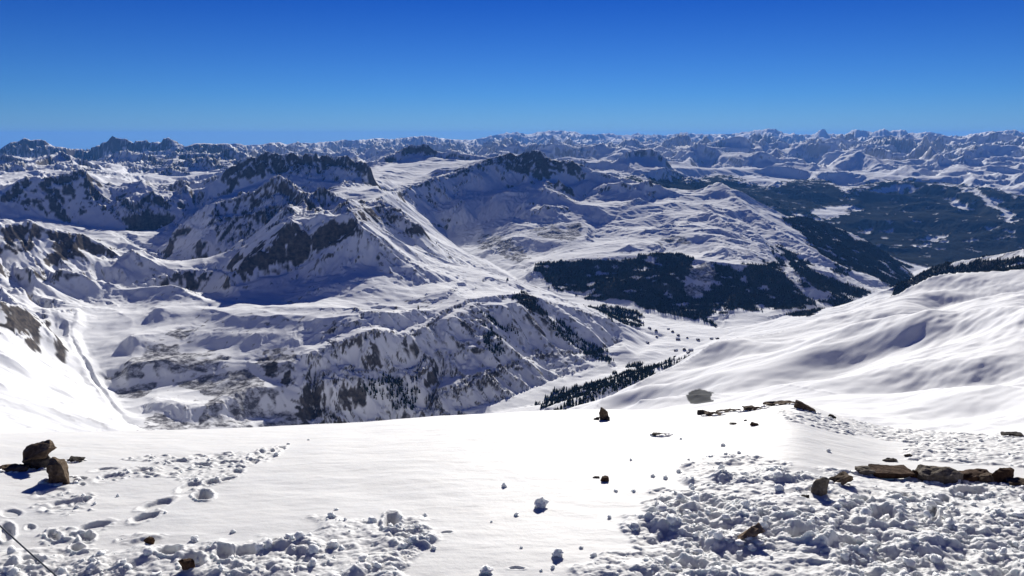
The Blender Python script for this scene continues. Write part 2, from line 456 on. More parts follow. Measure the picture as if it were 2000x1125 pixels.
 ('V', .9, [(-300,400,6.8),(0,385,6.8),(20,370,6.9),(40,352,7.0),(70,345,7.05),(85,350,7.05),(100,341,7.1),(115,344,7.1),(130,338,7.1),(155,330,7.2),(170,338,7.15),(182,362,7.1),(205,382,7.0),(230,396,7.0)], 110),
 ('V', .8, [(230,396,7.0),(245,386,6.9),(262,398,6.8),(285,378,6.95),(300,372,7.0),(312,378,7.0),(330,392,6.9),(360,402,6.9)], 90),
 ('V', .7, [(80,345,7.05),(110,385,6.9),(130,420,6.78)]),
 ('V', .7, [(155,332,7.2),(185,390,6.95),(230,425,6.75)]),
 ('V', .5, [(-300,430,6.45),(0,428,6.45),(60,422,6.65),(130,433,6.75),(200,447,6.6),(300,457,6.7),(330,440,6.75)]),
 ('H', .5, [(-300,5.0,-600),(0,5.0,-590),(130,5.1,-610),(180,5.2,-640)]),
 ('V', .15, [(200,372,8.9),(230,362,9.2),(280,365,9.6),(330,362,10),(350,378,8.6)]),
 ('V', .15, [(225,345,11),(250,343,11),(330,348,10.8),(370,362,10.5)]),
 ('V', .9, [(300,335,13),(335,318,13),(350,300,14),(380,300,14),(420,302,14),(440,316,12)], 120),
 ('V', .6, [(330,355,10.4),(370,345,10.8),(400,335,11.5)]),
 ('V', .8, [(60,320,11),(90,308,11.6),(118,293,12),(135,305,11.6),(145,325,10.6)], 110),
 ('V', .8, [(-300,330,12),(0,300,13.5),(40,312,12.5),(70,322,11)], 120),
 ('V', .6, [(0,352,9),(40,335,9.6),(90,330,10),(140,335,9.6)]),
 ('V', .7, [(150,312,13),(200,312,13),(240,325,12),(200,335,11.3)]),
 # skyline left
 ('V', .9, [(-300,285,21),(0,293,20),(20,279,20),(28,277,20),(35,278,20),(47,271,20),(53,273,20),(60,277,20),(75,275,20),(88,276,20),(94,282,20),(103,286,20),(120,288,20),(150,291,21),(175,290,21),(188,285,20),(198,281,20),(208,276,20),(220,265,20),(226,269,20),(236,270,20),(246,271,20),(253,277,20),(260,280,20),(270,274,20),(280,275,20),(286,273,20),(294,278,20),(305,277,20),(315,278,20),(320,271,20),(328,269,20),(336,272,20),(348,279,20),(362,287,20),(380,282,21),(400,281,21)], 420),
 ('H', .6, [(-300,17,-600),(0,17,-560),(300,17,-560),(450,17,-520)]),
 ('H', .5, [(-300,30,-900),(300,30,-800),(600,22,-600),(900,20,-500)]),
 # skyline middle and right
 ('V', .9, [(380,284,27),(420,282,27),(460,281,27),(480,284,27),(510,283,27),(530,280,27),(545,279,27),(560,284,27),(580,278,27),(610,281,28),(650,277,29),(675,273,30),(700,274,30),(735,270,32),(760,272,33),(800,268,35),(830,265,35),(850,268,35),(880,273,36),(920,275,38)], 260),
 ('V', .8, [(880,276,48),(920,274,48),(950,268,48),(985,260,46),(1010,259,46),(1030,263,46),(1055,257,48),(1070,256,48),(1095,255,48),(1120,257,48),(1135,262,50),(1160,264,50),(1190,260,50),(1210,264,50),(1245,262,50),(1300,264,52),(1340,259,52),(1360,262,52),(1400,262,52),(1420,263,52),(1450,258,50),(1480,255,50),(1500,251,48),(1515,252,48),(1530,259,50),(1560,264,50),(1585,262,50),(1598,256,48),(1605,253,48),(1612,254,48),(1618,262,48),(1650,262,46),(1672,253,44),(1690,256,44),(1700,258,44),(1722,253,44),(1740,256,44),(1750,254,44),(1768,253,44),(1772,259,44),(1800,259,42),(1820,259,42),(1840,263,42),(1860,265,42),(1880,266,42),(1910,260,40),(1935,257,40),(1960,257,40),(1982,253,40),(1992,258,40),(2010,260,40),(2300,258,40)], 260),
 ('V', .9, [(1580,272,27),(1612,267,27),(1640,266,27),(1665,272,27),(1690,277,27),(1715,266,28),(1740,268,28),(1765,280,27),(1790,268,28),(1820,264,28),(1850,272,28),(1880,276,28),(1905,264,28),(1945,259,28),(1975,260,28),(2010,268,28),(2300,270,28)], 330),
 ('V', .6, [(1600,292,23),(1680,290,24),(1720,298,22),(1780,300,22),(1830,303,21),(1900,285,24),(2000,282,24)], 120),
 ('V', .5, [(1340,290,20),(1360,286,20.5),(1380,280,21),(1410,270,22),(1445,263,22),(1460,268,22),(1472,280,22),(1490,290,21)], 190),
 ('V', .5, [(1400,303,18),(1440,300,18.5),(1480,300,19)]),
 ('V', .5, [(1500,292,24),(1520,275,25),(1540,280,25),(1560,288,24)], 150),
 ('V', .4, [(1620,325,18),(1650,308,18.7),(1678,295,19),(1695,302,18.8),(1720,318,18)]),
 ('V', .4, [(1755,330,17),(1768,320,17.2),(1785,335,16.6)]),
 ('V', .4, [(1840,335,17),(1870,318,17.6),(1885,325,17.2),(1905,343,16.2)]),
 ('V', .5, [(1920,315,20),(1960,305,21),(2000,308,21),(2300,300,21)], 100),
 ('V', .3, [(1300,325,14.5),(1400,328,15.8),(1500,330,17),(1600,335,17),(1700,338,16.8),(1800,345,16.3),(2000,340,17.5),(2300,335,18)]),
 ('V', .3, [(1350,355,13.5),(1430,350,14.8),(1500,352,15),(1600,356,15),(1650,372,14.2),(1740,352,15.2),(1800,356,15),(1860,365,14.7),(1950,378,14.2),(2000,385,14),(2300,390,14)]),
 ('V', .4, [(1440,372,13.6),(1560,400,13.0),(1700,425,12.5),(1850,420,12.7),(2000,440,12.2),(2300,440,12.2)]),
 ('V', .4, [(1600,430,11.9),(1700,470,11.3),(1800,480,11.2),(1950,470,11.6),(2000,475,11.5)]),
 ('V', .4, [(1850,362,14.9),(1900,385,14),(1950,410,13.2),(1990,440,12.3)]),
 ('V', .7, [(1205,305,13),(1222,297,13),(1245,291,13.2),(1275,291,13.2),(1288,300,13.1),(1300,310,13)], 150),
 ('V', .4, [(1230,325,12.4),(1265,334,12.2),(1300,325,12.4)]),
 ('V', .3, [(1180,345,11),(1250,352,11.6),(1300,355,12.2)]),
 ('H', .4, [(1080,10.5,-560),(1180,10,-620),(1280,10.4,-760),(1380,11.2,-900),(1500,11,-1250),(1650,10.4,-1420)]),
 ('V', .4, [(1100,305,16),(1180,312,15),(1340,315,15.5),(1350,300,17)]),
 ('V', .6, [(960,292,20),(1050,282,24),(1150,280,25),(1250,278,25),(1330,278,26)], 130),
 ('H', .7, [(900,26,-560),(1100,34,-700),(1300,36,-760),(1600,35,-800),(1900,33,-800),(2300,33,-800)]),
 ('H', .7, [(-300,40,-1500),(600,50,-1500),(1000,70,-1800),(1600,70,-1800),(2300,60,-1800)]),
 ('H', .5, [(-500,92,-2500),(1000,92,-2500),(2600,92,-2500)]),
]

TH_MAX = R(44)
R0, R1 = 21.0, 95000.0
NS_T, NS_R = 1000, 1250
L0, L1 = math.log(R0), math.log(R1)

def line_pts(kind, pts):
    out = []
    for p, q in zip(pts[:-1], pts[1:]):
        n = 60
        for k in range(n + 1):
            f = k / n
            if kind == 'V':
                d = math.exp(math.log(p[2]) * (1 - f) + math.log(q[2]) * f) * 1000
                out.append((*px_pt(p[0] * (1 - f) + q[0] * f, p[1] * (1 - f) + q[1] * f, d), f))
            else:
                d = math.exp(math.log(p[1]) * (1 - f) + math.log(q[1]) * f) * 1000
                x, y, _ = px_pt(p[0] * (1 - f) + q[0] * f, 400, d)
                out.append((float(x), float(y), p[2] * (1 - f) + q[2] * f, f))
    return out

def solve_base():
    Zs = np.zeros((NS_R, NS_T)); Rs = np.zeros((NS_R, NS_T)); W = np.zeros((NS_R, NS_T))
    for ent in LN:
      kind, rough, pts = ent[:3]
      P = np.array(line_pts(kind, pts))
      sets = [P]
      if len(ent) > 3:                         # a steep face below the crest, on the side of the viewer
          Q = P.copy(); rr = np.hypot(P[:, 0], P[:, 1]); _t = np.arctan2(P[:, 0], P[:, 1])
          _f = rr.mean() / (ent[3] * 2.6)
          drop = ent[3] * (0.45 + 1.5 * np.abs(gn(_t * _f, _t * 0 + 7.3, int(abs(P[0, 0])) % 50)) + 0.3 * gn(_t * _f * 2.7, _t * 0 + 3.3, 9))
          run = drop / (ent[4] if len(ent) > 4 else 0.85)
          Q[:, 0] *= 1 - run / rr; Q[:, 1] *= 1 - run / rr; Q[:, 2] = P[:, 2] - drop
          n_ = len(Q) // 8
          sets.append(Q[n_:len(Q) - n_])
      for P in sets:
        th = np.arctan2(P[:, 0], P[:, 1]); lr = np.log(np.hypot(P[:, 0], P[:, 1]))
        ti = np.rint((th + TH_MAX) / (2 * TH_MAX) * (NS_T - 1)).astype(int)
        ri = np.rint((lr - L0) / (L1 - L0) * (NS_R - 1)).astype(int)
        ok = (ti >= 0) & (ti < NS_T) & (ri >= 0) & (ri < NS_R)
        ti, ri = ti[ok], ri[ok]
        np.add.at(Zs, (ri, ti), P[ok, 2]); np.add.at(Rs, (ri, ti), rough); np.add.at(W, (ri, ti), 1)
    levels = [(Zs, Rs, W)]
    while min(levels[-1][0].shape) > 24:
        a, b, w = levels[-1]
        def dn(m):
            m = np.pad(m, ((0, m.shape[0] % 2), (0, m.shape[1] % 2)))
            return m[::2, ::2] + m[1::2, ::2] + m[::2, 1::2] + m[1::2, 1::2]
        levels.append((dn(a), dn(b), dn(w)))
    U = None
    for lv in range(len(levels) - 1, -1, -1):
        a, b, w = levels[lv]
        fix = w > 0
        tgt = np.stack([a, b * 1000]) / np.maximum(w, 1e-9)
        if U is None:
            U = np.zeros_like(tgt) + np.array([-500., 300.])[:, None, None]
        else:
            U = np.repeat(np.repeat(U, 2, 1), 2, 2)[:, :a.shape[0], :a.shape[1]]
        wt_ = (1 / (2 * TH_MAX / NS_T)) ** 2; wr_ = (1 / ((L1 - L0) / NS_R)) ** 2
        s = 2 * (wt_ + wr_); wt_, wr_ = wt_ / s, wr_ / s
        nr, nc = a.shape
        ii, jj = np.meshgrid(np.arange(nr), np.arange(nc), indexing='ij')
        om = 1.7
        for it in range(140 if lv else 90):
            U[:, fix] = tgt[:, fix]
            for par in (0, 1):
                P = np.pad(U, ((0, 0), (1, 1), (1, 1)), mode='edge')
                N = wt_ * (P[:, 1:-1, :-2] + P[:, 1:-1, 2:]) + wr_ * (P[:, :-2, 1:-1] + P[:, 2:, 1:-1])
                m = ((ii + jj) % 2 == par) & ~fix
                U[:, m] += om * (N[:, m] - U[:, m])
        U[:, fix] = tgt[:, fix]
    near = (levels[0][2] > 0).astype(float)
    def blur(m, it):
        for _ in range(it):
            P = np.pad(m, 1, mode='edge')
            m = (P[:-2, 1:-1] + P[2:, 1:-1] + P[1:-1, :-2] + P[1:-1, 2:] + 2 * m) / 6
        return m
    nb = blur(near, 30)
    return U[0], U[1] / 1000, np.clip(nb / 0.13, 0, 1)

def cub_w(src_n, pos):                        # Catmull-Rom weights on a regular axis
    i = np.clip(np.floor(pos).astype(int), 1, src_n - 3)
    f = pos - i
    w = np.stack([-.5 * f + f * f - .5 * f ** 3, 1 - 2.5 * f * f + 1.5 * f ** 3,
                  .5 * f + 2 * f * f - 1.5 * f ** 3, -.5 * f * f + .5 * f ** 3])
    return i, w

def upsample(m, rp, tp):
    i, w = cub_w(m.shape[0], rp)
    a = sum(w[k][:, None] * m[i - 1 + k] for k in range(4))
    j, v = cub_w(m.shape[1], tp)
    return sum(v[k][None] * a[:, j - 1 + k] for k in range(4)).astype(F32)

QD = 1.0                                       # detail of the far land (1 = full)
NC = int(1480 * QD)
TH = np.linspace(-R(43), R(43), NC)
def seg(a, b, n): return np.exp(np.linspace(math.log(a), math.log(b), int(n * QD), endpoint=False))
RR = np.concatenate([seg(22, 330, 90), seg(330, 2000, 520), seg(2000, 9500, 900), seg(9500, 30000, 420), seg(30000, 94000, 180)])
NR = len(RR)
print('terrain', NR, NC)
bz, brough, bnear = solve_base()
rp = (np.log(RR) - L0) / (L1 - L0) * (NS_R - 1)
tp = (TH + TH_MAX) / (2 * TH_MAX) * (NS_T - 1)
Z = upsample(bz, rp, tp)
ROUGH = np.clip(upsample(brough, rp, tp), 0.03, 1)
NEAR = np.clip(upsample(bnear, rp, tp), 0, 1)
RG = RR[:, None].astype(F32) * np.ones((1, NC), F32)
X = (RG * np.sin(TH)[None]).astype(F32); Y = (RG * np.cos(TH)[None]).astype(F32)
LOGR = np.log(RR)

def grad(z):
    zr = np.gradient(z, LOGR, axis=0) / RG
    zt = np.gradient(z, TH, axis=1) / RG
    s, c = np.sin(TH)[None], np.cos(TH)[None]
    return (zr * s + zt * c).astype(F32), (zr * c - zt * s).astype(F32)

_tp = 1000 + 1570 * np.tan(TH)[None] + 0 * RG
ROUGH = np.maximum(ROUGH, 0.36 * (1 - sstep(400, 600, _tp)) * sstep(3700, 4200, RG) * (1 - sstep(6000, 7500, RG))).astype(F32)
# broad relief: ridges between the control lines, larger with distance
free = 1 - 0.86 * NEAR
far = sstep(9000, 22000, RG)
mid = sstep(1600, 3000, RG)
wx = gn(X / 900, Y / 900, 3) * 260; wy = gn(X / 900, Y / 900, 4) * 260
Z += free * ROUGH * mid * (1 - far) * 165 * (ridged((X + wx) / 1000, (Y + wy) / 1000, 21, 3, 0.36) - 0.05)
Z += free * mid * (1 - far) * (0.85 - 0.5 * ROUGH) * 26 * fbm((X + wx) / 330, (Y + wy) / 330, 31, 4)
Z += (1 - 0.93 * NEAR) * far * (0.35 + ROUGH) * 520 * (ridged((X + 6 * wx) / 4600, (Y + 6 * wy) / 4600, 41, 5, 0.46) - 0.25)
Z += (1 - 0.7 * NEAR) * far * (0.25 + ROUGH) * 170 * (ridged((X + 2 * wx) / 1500, (Y + 2 * wy) / 1500, 47, 4, 0.45) - 0.15)
Z += (1 - 0.5 * far) * NEAR * ROUGH * mid * 8 * ridged(X / 130, Y / 130, 51, 3)

Z += far * NEAR * ROUGH * 75 * (ridged(X / 620, Y / 620, 53, 3) - 0.1) * np.clip(RG / 25000, 0.5, 1.3)

# gullies and ribs down the fall line
SP_ = np.gradient(RR)[:, None] * np.ones((1, NC))
RIB = np.zeros(X.shape, F32)
th_px = 1000 + 1570 * np.tan(TH)[None] * np.ones((NR, 1))
flute = (sstep(540, 640, th_px) * (1 - sstep(1180, 1260, th_px)) * sstep(2350, 2500, RG) * (1 - sstep(3900, 4100, RG))).astype(F32)
for k, lam in enumerate((2400, 1100, 520, 260, 130, 66, 34)):
    rows = np.nonzero((RR > (1500 if lam > 60 else 1800)) & (np.gradient(RR) * 3.0 < lam) & (RR > lam * 8))[0]
    if len(rows) == 0: continue
    a, b = rows[0], rows[-1] + 1
    gx, gy = grad(Z)
    gx, gy = gx[a:b], gy[a:b]
    sl = np.hypot(gx, gy) + 1e-4
    # bend the fall line a little so that ribs wander
    x, y = X[a:b], Y[a:b]
    tw = gn(x / (lam * 3), y / (lam * 3), 61 + k) * 0.7
    c, s = np.cos(tw), np.sin(tw)
    dx, dy = (gx * c - gy * s) / sl, (gx * s + gy * c) / sl
    h, _ = gully(x / lam, y / lam, dx, dy, 71 + k * 7)
    fade = sstep(RR[a], RR[a] * 1.25, RG[a:b]) * (1 - sstep(RR[b - 1] * 0.6, RR[b - 1] * 1.0, RG[a:b]) if b < NR else 1)
    amp = lam * 0.078 * np.clip((sl - 0.12) * 2.2, 0.0, 0.9) * np.clip(ROUGH[a:b] * 1.3, 0.05, 1) * fade
    amp = amp * {2400: 1, 1100: 1.0, 520: 1.0, 260: 0.95, 130: 0.75, 66: 0.34, 34: 0.25}[lam] * (1 - 0.55 * NEAR[a:b] * (ROUGH[a:b] > 0.45))
    if lam > 700: amp = amp * (1 - 0.75 * NEAR[a:b])
    amp = amp * (1 - 0.25 * far[a:b])
    hs = 1.1 - 2.1 * np.sqrt(np.clip((1 - h) * 0.5, 0, 1))
    if lam in (130, 66): amp = amp + flute[a:b] * lam * (0.085 if lam == 130 else 0.07) * np.clip((sl - 0.28) * 3.5, 0, 1) * fade
    if lam in (260, 130, 66, 34): RIB[a:b] += (h * fade * {260: .3, 130: .8, 66: .7, 34: .35}[lam]).astype(F32)
    Z[a:b] += amp * (0.35 * h + 0.8 * hs)
del SP_

# pull the farthest crests to the skyline they have
_sk = [p for ent in LN if ent[2][0][:2] in ((-300, 285), (380, 284), (880, 276)) for p in ent[2] if not (ent[2][0][0] == 380 and p[0] < 410) and not (ent[2][0][0] == 380 and p[0] > 890) and not (ent[2][0][0] == 880 and p[0] < 900)]
_sk.sort()
_sx, _sy, _sz = px_pt([p[0] for p in _sk], [p[1] for p in _sk], 1000 * np.array([p[2] for p in _sk]))
_sth = np.arctan2(_sx, _sy); _st = np.interp(TH, _sth, _sz / np.hypot(_sx, _sy)); _sr = np.interp(TH, _sth, np.hypot(_sx, _sy))
_kk = np.exp(-0.5 * (np.arange(-40, 41) / 16.0) ** 2); _kk /= _kk.sum()
_sr = np.convolve(np.pad(_sr, 40, mode='edge'), _kk, mode='valid')
_cap = _st[None] * RG
_ex = np.where(RG > 14500, Z - _cap, -1)
Z = np.where(_ex > 0, _cap + 0.12 * _ex, Z).astype(F32)
for _ in range(4):
    _m = RR > 14000
    _t = (Z[_m] / RG[_m]).max(0)
    dz_ = (_st + (3.4 * gn(TH * 95, TH * 0 + 3, 7) + 2.6 * gn(TH * 240, TH * 0 + 3, 8) + 1.6 * gn(TH * 520, TH * 0 + 5, 9)) / 1570 - _t) * _sr
    Z += (dz_[None] * np.exp(-((RG - _sr[None]) / (0.018 * _sr[None])) ** 2) * (1 - 0.25 * np.abs(gn(X / 900, Y / 900, 77)))).astype(F32)

# smooth wind-shaped snow on the right shoulder and gentle ground (stretched towards the upper right)
u_ = (X * 0.80 + Y * 0.60); v_ = (-X * 0.60 + Y * 0.80)
sm = (1 - sstep(2000, 2600, RG)) * sstep(250, 420, RG)
w1 = gn(X / 300, Y / 300, 5) * 90
Z += sm * (0.45 + 1.5 * np.clip(gn(X / 420, Y / 420, 85) + 0.35, 0, 1)) * (24 * fbm((u_ + w1) / 400, (v_ + w1) / 140, 81, 2) + 3.0 * fbm((u_ + w1) / 120, (v_ - w1) / 46, 83, 3, 0.5) - 2.0 * np.abs(fbm((u_ - w1) / 170, (v_ + 0.6 * w1) / 62, 87, 2)))
Z += sm * (0.3 + 1.2 * np.clip(gn(X / 160, Y / 160, 88) + 0.3, 0, 1)) * (1.5 * fbm((u_ + 0.3 * w1) / 62, v_ / 21, 89, 3, 0.55) - 1.0 * np.abs(gn((u_ - 0.2 * w1) / 38, v_ / 15, 90)))
for hx_, hy_, hd_, ha_, s1_, s2_ in ((1650, 712, 930, 17, 150, 42), (1560, 735, 830, 9, 120, 34), (1440, 768, 730, 10, 95, 26), (1850, 712, 740, 9, 100, 30), (1700, 610, 1330, 15, 170, 55),
                                     (1900, 640, 1050, 12, 150, 42), (1340, 740, 830, 7, 90, 26), (1930, 760, 560, 6, 70, 22), (1780, 790, 480, 5, 60, 18), (1500, 690, 980, 7, 110, 30)):
    cx_, cy_, _ = px_pt(hx_, hy_, hd_)
    du = ((X - cx_) * 0.93 + (Y - cy_) * 0.37 + w1 * 0.25) / s1_; dv = (-(X - cx_) * 0.37 + (Y - cy_) * 0.93 + w1 * 0.1) / s2_
    Z -= (ha_ * np.exp(-du * du) * np.exp(-dv * dv)).astype(F32)
sm2 = sstep(1700, 2400, RG) * (1 - sstep(9000, 14000, RG)) * (1 - np.clip(ROUGH * 1.2, 0, 0.8))
Z += sm2 * (5.0 * fbm(u_ / 240, v_ / 150, 91, 3) + 1.8 * fbm(X / 60, Y / 60, 93, 3))

PXI, PYI = project(X, Y, Z)
WPX = 50 * fbm(X / 420, Y / 420, 98, 6, 0.66)
WPY = 22 * fbm(X / 420, Y / 420, 99, 6, 0.66)
_k = np.clip(4000 / RG, 0.45, 1.3)
WPX, WPY = WPX * _k, WPY * _k

def rng_mask(d0, d1): return (RG > d0 * 1000) & (RG < d1 * 1000)
def polys(lst, d0, d1):
    m = np.zeros(X.shape, bool); rm = rng_mask(d0, d1)
    for p in lst: m |= inpoly(PXI + WPX, PYI + WPY, p)
    return m & rm

# patches of forest and shrub: where they grow on the land
jit = fbm(X / 90, Y / 90, 101, 4)
jitb = fbm(X / 260, Y / 260, 103, 4)
def soft(m, it=3):
    m = m.astype(F32)
    for _ in range(it):
        m[1:-1, 1:-1] = (m[:-2, 1:-1] + m[2:, 1:-1] + m[1:-1, :-2] + m[1:-1, 2:] + m[1:-1, 1:-1]) / 5
    return m

F1 = [[(1030,530),(1060,520),(1110,507),(1160,500),(1200,503),(1240,498),(1290,497),(1330,503),(1350,520),(1335,540),(1350,565),(1385,575),(1395,545),(1400,515),(1440,520),(1470,518),(1510,520),(1530,545),(1560,568),(1600,602),(1580,612),(1500,605),(1430,600),(1405,642),(1380,638),(1330,622),(1260,610),(1215,585),(1130,575),(1060,562)]]
F2 = [[(1540,428),(1570,422),(1620,438),(1660,455),(1700,474),(1735,493),(1762,517),(1790,545),(1760,572),(1730,560),(1690,542),(1650,530),(1610,505),(1575,470),(1548,448)],
      [(1515,475),(1555,498),(1620,545),(1690,572),(1645,586),(1590,560),(1545,520)]]
F4 = [[(1060,803),(1100,776),(1140,758),(1190,738),(1235,728),(1310,702),(1375,682),(1372,692),(1310,716),(1240,746),(1190,768),(1130,798)]]
F5 = [[(1060,640),(1100,648),(1150,656),(1185,680),(1197,716),(1165,712),(1120,695),(1075,670)],
      [(1150,598),(1190,602),(1225,612),(1245,636),(1215,632),(1170,615)],
      [(1010,575),(1040,585),(1060,600),(1080,640),(1060,640),(1030,610)],
      [(935,620),(955,640),(975,680),(960,690),(940,660)],
      [(955,600),(975,600),(998,650),(992,672),(975,640)],
      [(1100,620),(1130,640),(1110,650),(1085,635)],
      [(735,735),(770,735),(805,765),(803,800),(770,800),(742,770)],
            [(985,526),(1010,528),(1010,545),(985,538)]]
F6 = [[(1755,553),(1840,520),(1880,522),(1850,545),(1790,570),(1755,580)],[(1845,530),(1930,514),(2000,503),(2700,452),(2700,560),(2000,545),(1850,548)]]
F7 = [[(1600,530),(1660,560),(1700,575),(1660,578),(1620,560)],[(1500,480),(1560,560),(1600,600),(1575,600),(1530,560)],[(1620,575),(1680,590),(1640,605),(1600,600)]]
SH = [[(150,700),(160,725),(200,735),(235,720),(240,680),(280,660),(330,675),(320,700),(260,720),(200,740),(165,735)],
      [(240,680),(300,690),(290,735),(245,735)],[(300,685),(400,680),(450,690),(445,720),(380,735),(310,730)],
      [(225,760),(270,745),(320,745),(310,790),(260,790),(222,785)],
      [(380,760),(430,740),(500,735),(540,760),(545,800),(600,810),(590,842),(400,842),(395,800)],
      [(520,690),(590,690),(600,720),(560,740),(520,720)],
      [(280,825),(400,830),(420,845),(270,845)],[(275,655),(390,640),(380,655),(285,668)],
      [(940,470),(980,455),(1040,500),(1010,512),(960,495)],[(1020,450),(1090,440),(1150,440),(1140,465),(1040,470)],
      [(1335,530),(1400,515),(1395,570),(1350,570)],[(1290,463),(1340,460),(1335,476),(1295,474)]]
RK = [([(-40,262),(440,262),(440,300),(-40,305)], 17.5, 23, .62), ([(300,300),(450,290),(450,330),(310,345)], 11, 15, .6), ([(0,585),(40,592),(75,612),(72,625),(45,637),(12,645),(8,680),(0,680)], 2.4, 3.25, 1.0),
      ([(460,505),(500,485),(545,468),(560,450),(600,455),(640,430),(690,415),(702,435),(700,455),(660,462),(650,485),(610,490),(600,510),(560,512),(540,500),(490,525),(462,530)], 3.7, 4.3, .95),
      ([(940,312),(1000,296),(1050,290),(1090,312),(1120,312),(1150,325),(1130,345),(1090,340),(1060,345),(1010,335),(960,325)], 7.6, 8.7, .8),
      ([(440,320),(480,300),(640,292),(720,320),(700,345),(640,330),(560,335),(480,345),(430,370)], 6.3, 7.6, .58),
      ([(745,385),(850,340),(960,305),(960,322),(850,358),(750,392)], 6.6, 8.6, .6),
      ([(765,445),(822,432),(828,448),(790,462),(765,462)], 4.4, 4.95, .9),
      ([(700,400),(745,392),(800,425),(780,440),(740,450),(710,440)], 4.4, 4.95, .55),
      ([(380,420),(470,385),(520,400),(500,450),(430,450)], 4.9, 5.9, .36),
      ([(100,460),(160,450),(185,475),(160,500),(110,520),(90,500)], 3.8, 4.5, .75),
      ([(0,445),(50,450),(60,490),(40,500),(0,490)], 3.8, 4.4, .8),
      ([(325,545),(380,524),(420,530),(400,542),(340,552)], 4.0, 4.35, .8),
      ([(0,385),(90,340),(190,340),(250,395),(190,420),(60,410)], 6.0, 7.3, .42),
      ([(1040,395),(1100,398),(1105,412),(1050,415)], 6.5, 7.1, .6),
      ([(1075,355),(1110,350),(1118,372),(1080,378)], 7.3, 7.8, .8),
      ([(780,285),(830,276),(860,298),(820,305),(780,305)], 9.2, 10.2, .8),
      ([(605,755),(640,745),(652,790),(622,830),(600,828)], 2.3, 2.8, .95), ([(520,700),(560,700),(575,760),(545,790),(525,760)], 2.3, 2.8, .8),
      ([(690,740),(720,745),(740,790),(715,790)], 2.4, 2.9, .8), ([(1010,575),(1050,580),(1070,620),(1050,640),(1020,610)], 3.3, 3.9, .8), ([(880,610),(900,610),(940,690),(925,690)], 2.8, 3.5, .7)]

gx, gy = grad(Z)
SL = np.hypot(gx, gy)
rn = 0.6 * fbm(X / 38, Y / 38, 111, 4) + 0.3 * fbm(X / 120, Y / 120, 113, 3) + 0.42 * RIB * np.clip(SL * 1.5, 0, 1)
rock = (1 - 0.45 * far) * sstep(1.22, 1.45, SL + 0.42 * jit + 0.22 * (ROUGH - 0.5) + 0.22 * jitb + 0.22 * rn) * (ROUGH > 0.22)
rock2 = 0
for p, d0, d1, st in RK:
    m = soft(polys([p], d0, d1), 3)
    rock2 = np.maximum(rock2, m * st)
rock = np.clip(np.maximum(rock, sstep(0.44, 0.60, 0.72 * rock2 + 0.85 * rn * (rock2 > 0.02) + 0.45 * (SL - 0.6) * (rock2 > 0.02))), 0, 1)

forest = soft(polys(F1, 4.2, 5.8) | polys(F2, 5.2, 9.4) | polys(F6, 3.4, 6.2) | polys(F7, 4.6, 6.9), 2)
forest = sstep(0.40, 0.52, 0.80 * forest + (0.95 * jit + 0.6 * jitb) * (forest > 0.02))
strips = soft(polys(F5, 2.3, 4.9) | polys(F4, 1.9, 3.45), 1)
strips = sstep(0.4, 0.6, strips + 0.5 * jit * (strips > 0.02))
# the dark wooded wall of the main valley
tree_line = np.interp(PXI, [900,1180,1280,1350,1400,1440,1500,1560,1620,1650,1700,1740,1800,1860,1900,1950,2000,2300],
                           [352,350,350,352,345,352,368,352,356,376,362,350,357,363,366,372,384,380])
wall = (PYI > tree_line - 14 * jitb + 10 * jit) & rng_mask(9.6, 16.2) & (PXI > 1150)
cl = soft(polys([[(1585,412),(1620,402),(1690,403),(1650,418),(1610,428)],[(1668,374),(1740,366),(1760,362),(1815,366),(1760,374)],[(1840,388),(1870,395),(1910,412),(1880,412)],
                 [(1545,418),(1600,428),(1590,432),(1550,424)],[(1710,450),(1755,445),(1740,460)],[(1820,460),(1850,460),(1845,475),(1822,475)],[(1950,448),(1975,448),(1970,456)],
                 [(1880,362),(1930,385),(1990,430),(1975,432),(1915,392),(1885,375)],[(1780,478),(1810,480),(1800,486)],[(1670,452),(1700,446),(1700,454)]], 9.6, 16.2), 1)
speck = sstep(0.42, 0.54, fbm(X / 210, Y / 210, 121, 4))
wallf = wall.astype(F32) * (1 - sstep(0.25, 0.5, cl + 0.35 * jit * (cl > 0.02))) * (1 - 0.8 * speck)
shrub = soft(polys(SH, 2.1, 7.0), 3)
spot = soft(inpoly(PXI + 0.25 * WPX, PYI + 0.3 * WPY, [(1340,766),(1362,760),(1390,768),(1388,784),(1346,788)]) & rng_mask(.45, .95), 2)
shrub = sstep(0.36, 0.60, 0.72 * shrub + (0.9 * jit + 0.5 * jitb + 0.4 * rn) * (shrub > 0.02)) * 0.92
spotm = 0.86 * sstep(0.35, 0.8, spot + 0.5 * gn(X / 14, Y / 14, 133) * (spot > .02))
# dark specks of scrub and stones on the gullied slopes
spk = sstep(0.40, 0.52, fbm(X / 26, Y / 26, 131, 3) + 0.35 * (SL - 0.45) + 0.35 * jitb) * (RG > 2000) * (RG < 6500) * np.clip(0.5 + RIB, 0, 1) * (ROUGH > 0.18)
rock = np.maximum(rock, 0.8 * spk * np.where(PXI < 260, 0.3, 1))
rock *= (1 - 0.9 * np.maximum(forest, wallf))
Z += wallf * (9 + 14 * np.abs(gn(X / 45, Y / 45, 141)))
ground_dark = np.clip(np.maximum(np.maximum(0.9 * forest, 0.98 * wallf), spotm), 0, 1)

me = grid_mesh('mountains', X, Y, Z)
set_masks(me, rock, ground_dark, shrub)
new_obj('mountains', me, M_terr, kind='structure')

